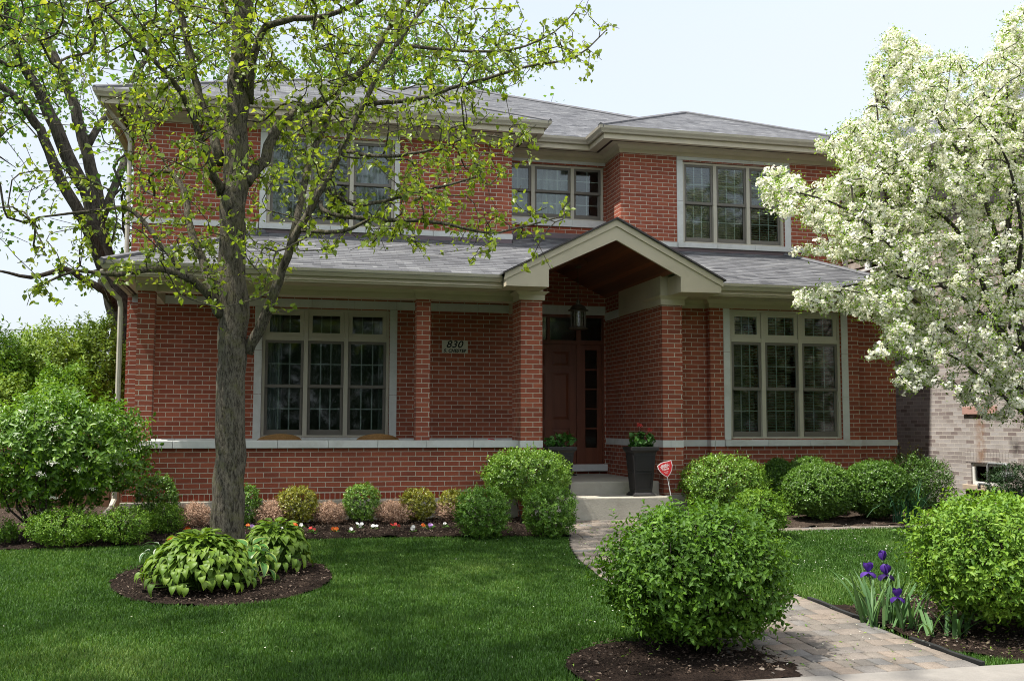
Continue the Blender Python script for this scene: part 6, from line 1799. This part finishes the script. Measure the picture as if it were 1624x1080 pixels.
# bark chips
def flakes(name, x, y, L_, asp, mat, lift, tilt=.5, tint=None):
    n = len(x); P_ = np.stack([x, y, g(y) + lift + r.uniform(0, .012, n)], 1)
    nr = unit(r.normal(size=(n, 3)) * tilt + [0, 0, 1])
    return tag(obj(name, leaf_mesh(name, mat, P_, nr, r.normal(size=(n, 3)) * [1, 1, .25], L_ * r.uniform(.4, 1.3, n), asp, r.random(n) if tint is None else tint, 'diamond')), kind='stuff')
M['chip'] = m_leaf('bark_chip', (0.012, 0.008, 0.006), (0.06, 0.042, 0.03), (0.17, 0.13, 0.10), 0.0, .9, .1)
bm_ = lambda x, y: in_tree_ring(x, y) | in_bush_ring(x, y) | (in_right_ring(x, y) & (y > -7.98)) | ((x < 3.6) & (y > bed_front(x)) & (y < .05) & (x > -1.9))
x1, y1 = scatter(60000, -2, 6.6, -8, .1, lambda x, y: bm_(x, y))
x2, y2 = scatter(9000, -7, -1.8, -2.4, 2.8, lambda x, y: y > bed_front(x))
flakes('bark_chips', np.concatenate([x1, x2]), np.concatenate([y1, y2]), .03, .4, M['chip'], .028, .6)
# blossom petals and leaf litter
x, y = scatter(5200, -2.5, 10.5, -8, -1.7, lambda x, y: (x > 0) | (r.random(len(x)) < .3), lambda x, y: np.clip(.03 + .10 * (x - 1.5), .02, 1))
flakes('fallen_petals', x, y, .014, .9, M['p_white'], .022, .4)
x, y = scatter(420, 3.1, 4.5, -8, -.7, lambda x, y: (x > path_left(y)) & (x < path_right(y)))
x3, y3 = scatter(1500, 1.9, 6.6, -8, -6, lambda x, y: in_bush_ring(x, y) | in_right_ring(x, y), lambda x, y: np.where(x > 4, .7, .12))
x4, y4 = scatter(150, -3, 9, -8.1, -2, lawn_mask)
flakes('leaf_litter', np.concatenate([x, x3, x4]), np.concatenate([y, y3, y4]), .035, .35, M['l_bright'], .016, .35)
# ================================================================== smaller things
def text_mesh(txt, size, bold=0.0, shear=0.0, extrude=0.002, space=1.0):
    c = bpy.data.curves.new('lettering', 'FONT')
    c.body = txt; c.size = size; c.align_x = 'CENTER'; c.align_y = 'CENTER'; c.shear = shear; c.offset = bold; c.extrude = extrude; c.space_character = space
    o = bpy.data.objects.new('lettering', c); COL.objects.link(o)
    bpy.context.view_layer.update()
    me = bpy.data.meshes.new_from_object(o.evaluated_get(bpy.context.evaluated_depsgraph_get()))
    bpy.data.objects.remove(o); bpy.data.curves.remove(c)
    return me
M['ink'] = m_plain('black_paint', (0.012, 0.012, 0.012), .5)
sc_ = at(721.2, 550, 1.9)
sg = thing('house_number_sign', 'pale stone address plate with slanted black number set in the porch wall', 'sign', (sc_.x, 1.885, sc_.z))
MB().box(-.2055, .2055, -.012, .02, -.1005, .1005).build('plate', m_plain('sign_stone', (0.50, 0.47, 0.38), .8, .08, 9, .2), sg, bevel=.003)
for txt, sz, z, bo, sp, wdt in (('830', .155, .032, .0022, 1.05, .27), ('S. CHESTER', .066, -.066, .0034, 1.1, .365)):
    me = text_mesh(txt, sz, bo, .28, .0015, sp)
    xs_ = [v.co.x for v in me.vertices]; k = wdt / (max(xs_) - min(xs_)); cx = (max(xs_) + min(xs_)) / 2
    for v in me.vertices: v.co.x = (v.co.x - cx) * k
    me.materials.append(M['ink'])
    o = obj('lettering', me, sg, (0.0, -.0135, z)); o.rotation_euler = (math.pi / 2, 0, 0)
# security sign
sp_ = at(1071, 803, -.72); sp_.z = float(g(-.72)); sp_.x += .02
hd = at(1055.5, 744, sp_.y)
ss = thing('security_sign', 'red shield shaped security yard sign on a thin leaning stake by the right pier', 'sign', tuple(sp_))
M['signred'] = m_plain('sign_red', (0.55, 0.03, 0.035), .4, .05); M['signwhite'] = m_plain('sign_white', (0.80, 0.78, 0.76), .4, .03)
rel = hd - sp_
mb = MB(); up = Vector((rel.x, 0, rel.z)).normalized(); sd = Vector((up.z, 0, -up.x))
mb.tube([Vector((0, 0, -.06)), rel - up * .12, rel + up * .02], .0045, 6); mb.build('stake', M['signwhite'], ss)
def shield(w, h):
    pts = [(-w, h * .62), (-w * .5, h * .86), (0, h * .93), (w * .5, h * .9), (w, h * .95), (w * 1.02, h * .3), (w * .78, -h * .3), (w * .4, -h * .72), (0, -h), (-w * .42, -h * .66), (-w * .78, -h * .2), (-w * .98, h * .25)]
    return pts
def place(pts, y0, y1, mat, name, par):
    mb = MB(); mb.prism(pts, y0, y1); o = mb.build(name, mat, par); o.location = rel; o.rotation_euler = (0, math.atan2(up.x, up.z), math.radians(-10)); return o
place(shield(.104, .113), -.0075, -.004, M['signwhite'], 'border', ss)
pn = place(shield(.094, .103), -.0095, -.0076, M['signred'], 'panel', ss)
for txt, sz, z, wd in (('SECURED BY', .022, .060, .105), ('XFINITY', .045, .033, .135), ('Home', .036, .002, .09), ('PROTECTED', .012, -.035, .06), ('24 HOURS', .012, -.052, .045)):
    me = text_mesh(txt, sz, .0009 if sz > .02 else 0, 0, .0006)
    xs_ = [v.co.x for v in me.vertices]; k = wd / (max(xs_) - min(xs_))
    for v in me.vertices: v.co.x *= k
    me.materials.append(M['signwhite'])
    o = obj('lettering', me, pn, (0, -.0102, z)); o.rotation_euler = (math.pi / 2, math.radians(-4), 0)
# planters
def planter(label, x, y, z):
    t_ = thing('planter', label, 'planter', (x, y, z), group='tall black planters by the door')
    mb = MB()
    mb.frustum((0, 0), .37, .37, 0, .37, .37, .02).frustum((0, 0), .37, .37, .02, .30, .30, .055)
    mb.frustum((0, 0), .285, .285, .055, .385, .385, .60)
    mb.frustum((0, 0), .385, .385, .60, .44, .44, .635).box(-.23, .23, -.23, -.185, .635, .685)
    mb.box(-.23, .23, .185, .23, .635, .685); mb.box(-.23, -.185, -.185, .185, .635, .685); mb.box(.185, .23, -.185, .185, .635, .685)
    M.setdefault('planter', m_plain('planter_black', (0.022, 0.020, 0.020), .5, .15, 9, .35))
    b_ = mb.build('pot', M['planter'], t_, bevel=.004)
    mb = MB()                                    # raised frames of the recessed panels on all four sides
    for q in range(4):
        R_ = Matrix.Rotation(q * math.pi / 2, 4, 'Z')
        for z0, z1 in ((.10, .32), (.36, .57)):
            def wx(zz): return (.285 + (.10) * (zz - .055) / .545) / 2
            w0, w1 = wx(z0) - .035, wx(z1) - .035
            for (xa, za, xb, zb, th) in ((-w0, z0, w0, z0, .016), (-w1, z1, w1, z1, .016), (-w0, z0, -w1, z1, .016), (w0, z0, w1, z1, .016)):
                d = Vector((xb - xa, 0, zb - za)).normalized(); nn = Vector((-d.z, 0, d.x)) * th / 2
                base = len(mb.v)
                for (xx, zz) in ((xa, za), (xb, zb)):
                    for sg_ in (-1, 1):
                        for off in (0.001, .009):
                            p = Vector((xx + nn.x * sg_, -wx(zz) - off, zz + nn.z * sg_)); mb.v.append(tuple(R_ @ p))
                for f in ((0, 1, 3, 2), (4, 6, 7, 5), (0, 4, 5, 1), (2, 3, 7, 6), (1, 5, 7, 3), (0, 2, 6, 4)): mb.f.append(tuple(base + k for k in f))
    mb.build('panel_moulding', M['planter'], t_)
    MB().box(-.185, .185, -.185, .185, .60, .655).build('soil', M['mulch'], t_)
    t_.scale = (.86, .86, 1.0)
    return t_
planter('tall black square planter in front of the right pier, holding red geraniums', 5.16, -.30, .492)
planter('tall black square planter half hidden behind the left pier', 4.04, -.05, .492)
M['l_ger'] = m_leaf('geranium_leaf', (0.02, 0.07, 0.012), (0.05, 0.14, 0.02), (0.09, 0.20, 0.035), .25)
def geranium(label, x, y, z, rx, h, seed, flowers):
    t_ = thing('geranium', label, 'geranium', (x, y, z))
    shrub_parts(t_, rx, rx * .85, h, .0, 60, 5, .055, .95, M['l_ger'], 'heart', amp=.2, sprig=.07, thick=.4, stems=9, stem_r=.005, seed=seed, stem_mat=M['twig'])
    for (fx, fy, fz) in flowers:
        mb = MB(); mb.tube([(fx * .5, fy * .5, h * .4), (fx * .8, fy, fz * .7), (fx, fy, fz)], .003, 5)
        f_ = mb.build('flower_stalk', M['twig'], t_)
        k = 28; d = rdir(k); P_ = np.array([fx, fy, fz]) + d * .02
        obj('flower_head', leaf_mesh('flower_head', M['pf_red'], P_, d, rdir(k), .02, 1.0, RNG.random(k), 'petal'), f_)
    return t_
geranium('red geranium growing in the planter in front of the right pier', 5.16, -.30, 1.145, .19, .24, 5, [(-.06, -.08, .34), (.12, -.06, .27), (-.02, -.05, .33)])
geranium('leafy green plant without flowers in the half hidden planter', 4.05, -.05, 1.145, .21, .20, 6, [])
# lantern
lx, ly = 4.712, 1.2
lp = thing('lantern', 'round bronze lantern hanging from the entry ceiling', 'lantern', (lx, ly, 2.96))
M['bronze'] = m_plain('weathered_bronze', (0.10, 0.085, 0.06), .45, .25, 14, .5, metal=.6)
M['seeded'] = m_glass('seeded_glass', (0.72, 0.74, 0.62), 2.2)
mb = MB(); mb.lathe([(.0, .0), (.155, .0), (.158, .012), (.12, .03), (.115, .045), (.0, .045)], n=24); mb.build('base', M['bronze'], lp, smooth=False)
mb = MB(); mb.lathe([(.0, .275), (.118, .275), (.122, .285), (.165, .290), (.16, .30), (.128, .315), (.115, .345), (.085, .372), (.04, .385), (.04, .40), (.028, .405), (.026, .46), (.0, .465)], n=24); mb.build('cap', M['bronze'], lp)
mb = MB()
for i in range(8):
    a = i * math.pi / 4; mb.tube([(.115 * math.cos(a), .115 * math.sin(a), .045), (.115 * math.cos(a), .115 * math.sin(a), .277)], .008, 6)
mb.build('bars', M['bronze'], lp)
mb = MB(); mb.lathe([(.104, .046), (.104, .274)], n=24); mb.build('glass', M['seeded'], lp, smooth=True)
mb = MB()
for dx in (-.03, .03, 0): mb.tube([(dx, .02 * (dx == 0), .046), (dx, .02 * (dx == 0), .15)], .011, 8)
mb.build('candle_tubes', m_plain('candle_white', (0.25, 0.23, 0.18), .6), lp)
mb = MB(); mb.tube([(0, 0, .465), (0, 0, .93 + .05)], .006, 6); mb.lathe([(.0, .96), (.05, .96), (.06, .985), (.0, .99)], n=16)
z = .47
mb.build('rod', M['bronze'], lp)
# doormat
dm_ = thing('doormat', 'black rubber doormat on the landing below the door', 'doormat', (4.45, 2.15, .668))
mb = MB(); mb.box(-.45, .45, -.24, .24, .001, .014)
for i in range(22): mb.box(-.43 + i * .04, -.405 + i * .04, -.22, .22, .014, .02)
mb.build('mat', M['black'], dm_)
# wicker chairs on the porch: only the curved backs show above the wall cap
M['wicker'] = m_plain('wicker', (0.30, 0.155, 0.05), .6, .3, 60, .3, .5)
def chair(label, x, y, rz):
    t_ = thing('wicker_chair', label, 'chair', (x, y, .668), rz, 'wicker chairs on the porch')
    mb = MB(); n = 18
    for i in range(n):                            # woven back, a curved shell
        pass
    ring = []
    for i in range(n + 1):
        a = math.pi * (1.0 + i / n)
        ring.append((a, .50 + .155 * math.sin(math.pi * i / n) ** .7))
    for (a, h_) in ring: 
        for rad in (.30, .33):
            mb.v += [(rad * math.cos(a), rad * math.sin(a) * .9, .36), (rad * math.cos(a), rad * math.sin(a) * .9, h_)]
    for i in range(n):
        o_ = i * 4
        mb.f += [(o_, o_ + 4, o_ + 5, o_ + 1), (o_ + 2, o_ + 3, o_ + 7, o_ + 6), (o_ + 1, o_ + 5, o_ + 7, o_ + 3), (o_, o_ + 2, o_ + 6, o_ + 4)]
    bk = mb.build('backrest', M['wicker'], t_)
    mb = MB(); mb.tube([(.315 * math.cos(a), .315 * math.sin(a) * .9, h_ + .008) for a, h_ in ring], .017, 8); mb.build('rim', M['wicker'], t_, smooth=True)
    mb = MB(); mb.lathe([(0, .34), (.30, .34), (.31, .36), (.30, .39), (0, .40)], n=24); mb.build('seat', M['wicker'], t_)
    for sx_ in (-1, 1):
        for sy_ in (-1, 1):
            MB().tube([(.22 * sx_, .2 * sy_, 0.0), (.2 * sx_, .18 * sy_, .345)], .016, 7).build('leg', M['wicker'], t_, smooth=True)
cA, cB = at(442, 690, .95), at(599, 690, .95)
chair('wicker chair behind the porch wall, below the left pane of the window', cA.x, .95, 0.1)
chair('wicker chair behind the porch wall, below the right pane of the window', cB.x, .95, -.08)
# folded white paper and a red scrap left on the wall cap
pc = at(250, 697, .12)
pa = thing('folded_paper', 'folded white paper lying on the stone cap beside the left column', 'paper', (pc.x, .2, 1.263))
mb = MB(); mb.prism([(-.11, 0), (.11, 0), (.12, .012), (-.10, .022)], -.05, .06); mb.build('sheet', M['white'], pa)
rc = at(780, 697, .2)
ra = tag(obj('red_leaf', leaf_mesh('red_leaf', M['pf_red'], np.array([[-.05, 0, .0], [-.02, .01, .004], [.0, -.01, .0], [.02, 0, .006]]), np.array([[0, -.3, 1]] * 4) + RNG.normal(size=(4, 3)) * .2, np.array([[1, .1, 0]] * 4) + RNG.normal(size=(4, 3)) * .2, .07, .5, RNG.random(4), 'oval')), 'small dark red scrap lying on the stone cap near the left pier', 'scrap')
ra.location = (rc.x, .25, 1.27)
# wooden side fence at the left, behind the shrubs
M['fence'] = m_plain('fence_wood', (0.16, 0.095, 0.055), .85, .3, 12, .15, .2, streak=True)
fe = thing('wooden_fence', 'brown board fence closing the side yard at the left of the house', 'fence', (-5.5, 3.0, .18))
mb = MB(); x = -4.5
rr = random.Random(2)
while x < 3.45:
    mb.box(x, x + .132, -.012, .012, -.05, 1.18 + rr.uniform(-.01, .01)); x += .14
part_ = mb.build('boards', M['fence'], fe)
mb = MB(); mb.box(-4.5, 3.45, .014, .05, .25, .33); mb.box(-4.5, 3.45, .014, .05, .85, .93); mb.build('rails', M['fence'], fe)
for i in range(5): MB().box(-4.4 + i * 1.9, -4.3 + i * 1.9, .052, .15, -.1, 1.2).build('post', M['fence'], fe)
# overhead wire
wz = at(90, 519, 26)
wl, wr = at(-400, 528, 26), at(700, 498, 26)
mb = MB(); mb.tube([wl, wl.lerp(wr, .25) - Vector((0, 0, .14)), wl.lerp(wr, .5) - Vector((0, 0, .2)), wl.lerp(wr, .75) - Vector((0, 0, .14)), wr], .014, 6)
tag(mb.build('utility_wire', M['black']), 'thin dark overhead wire crossing the sky above the hedge', 'wire')
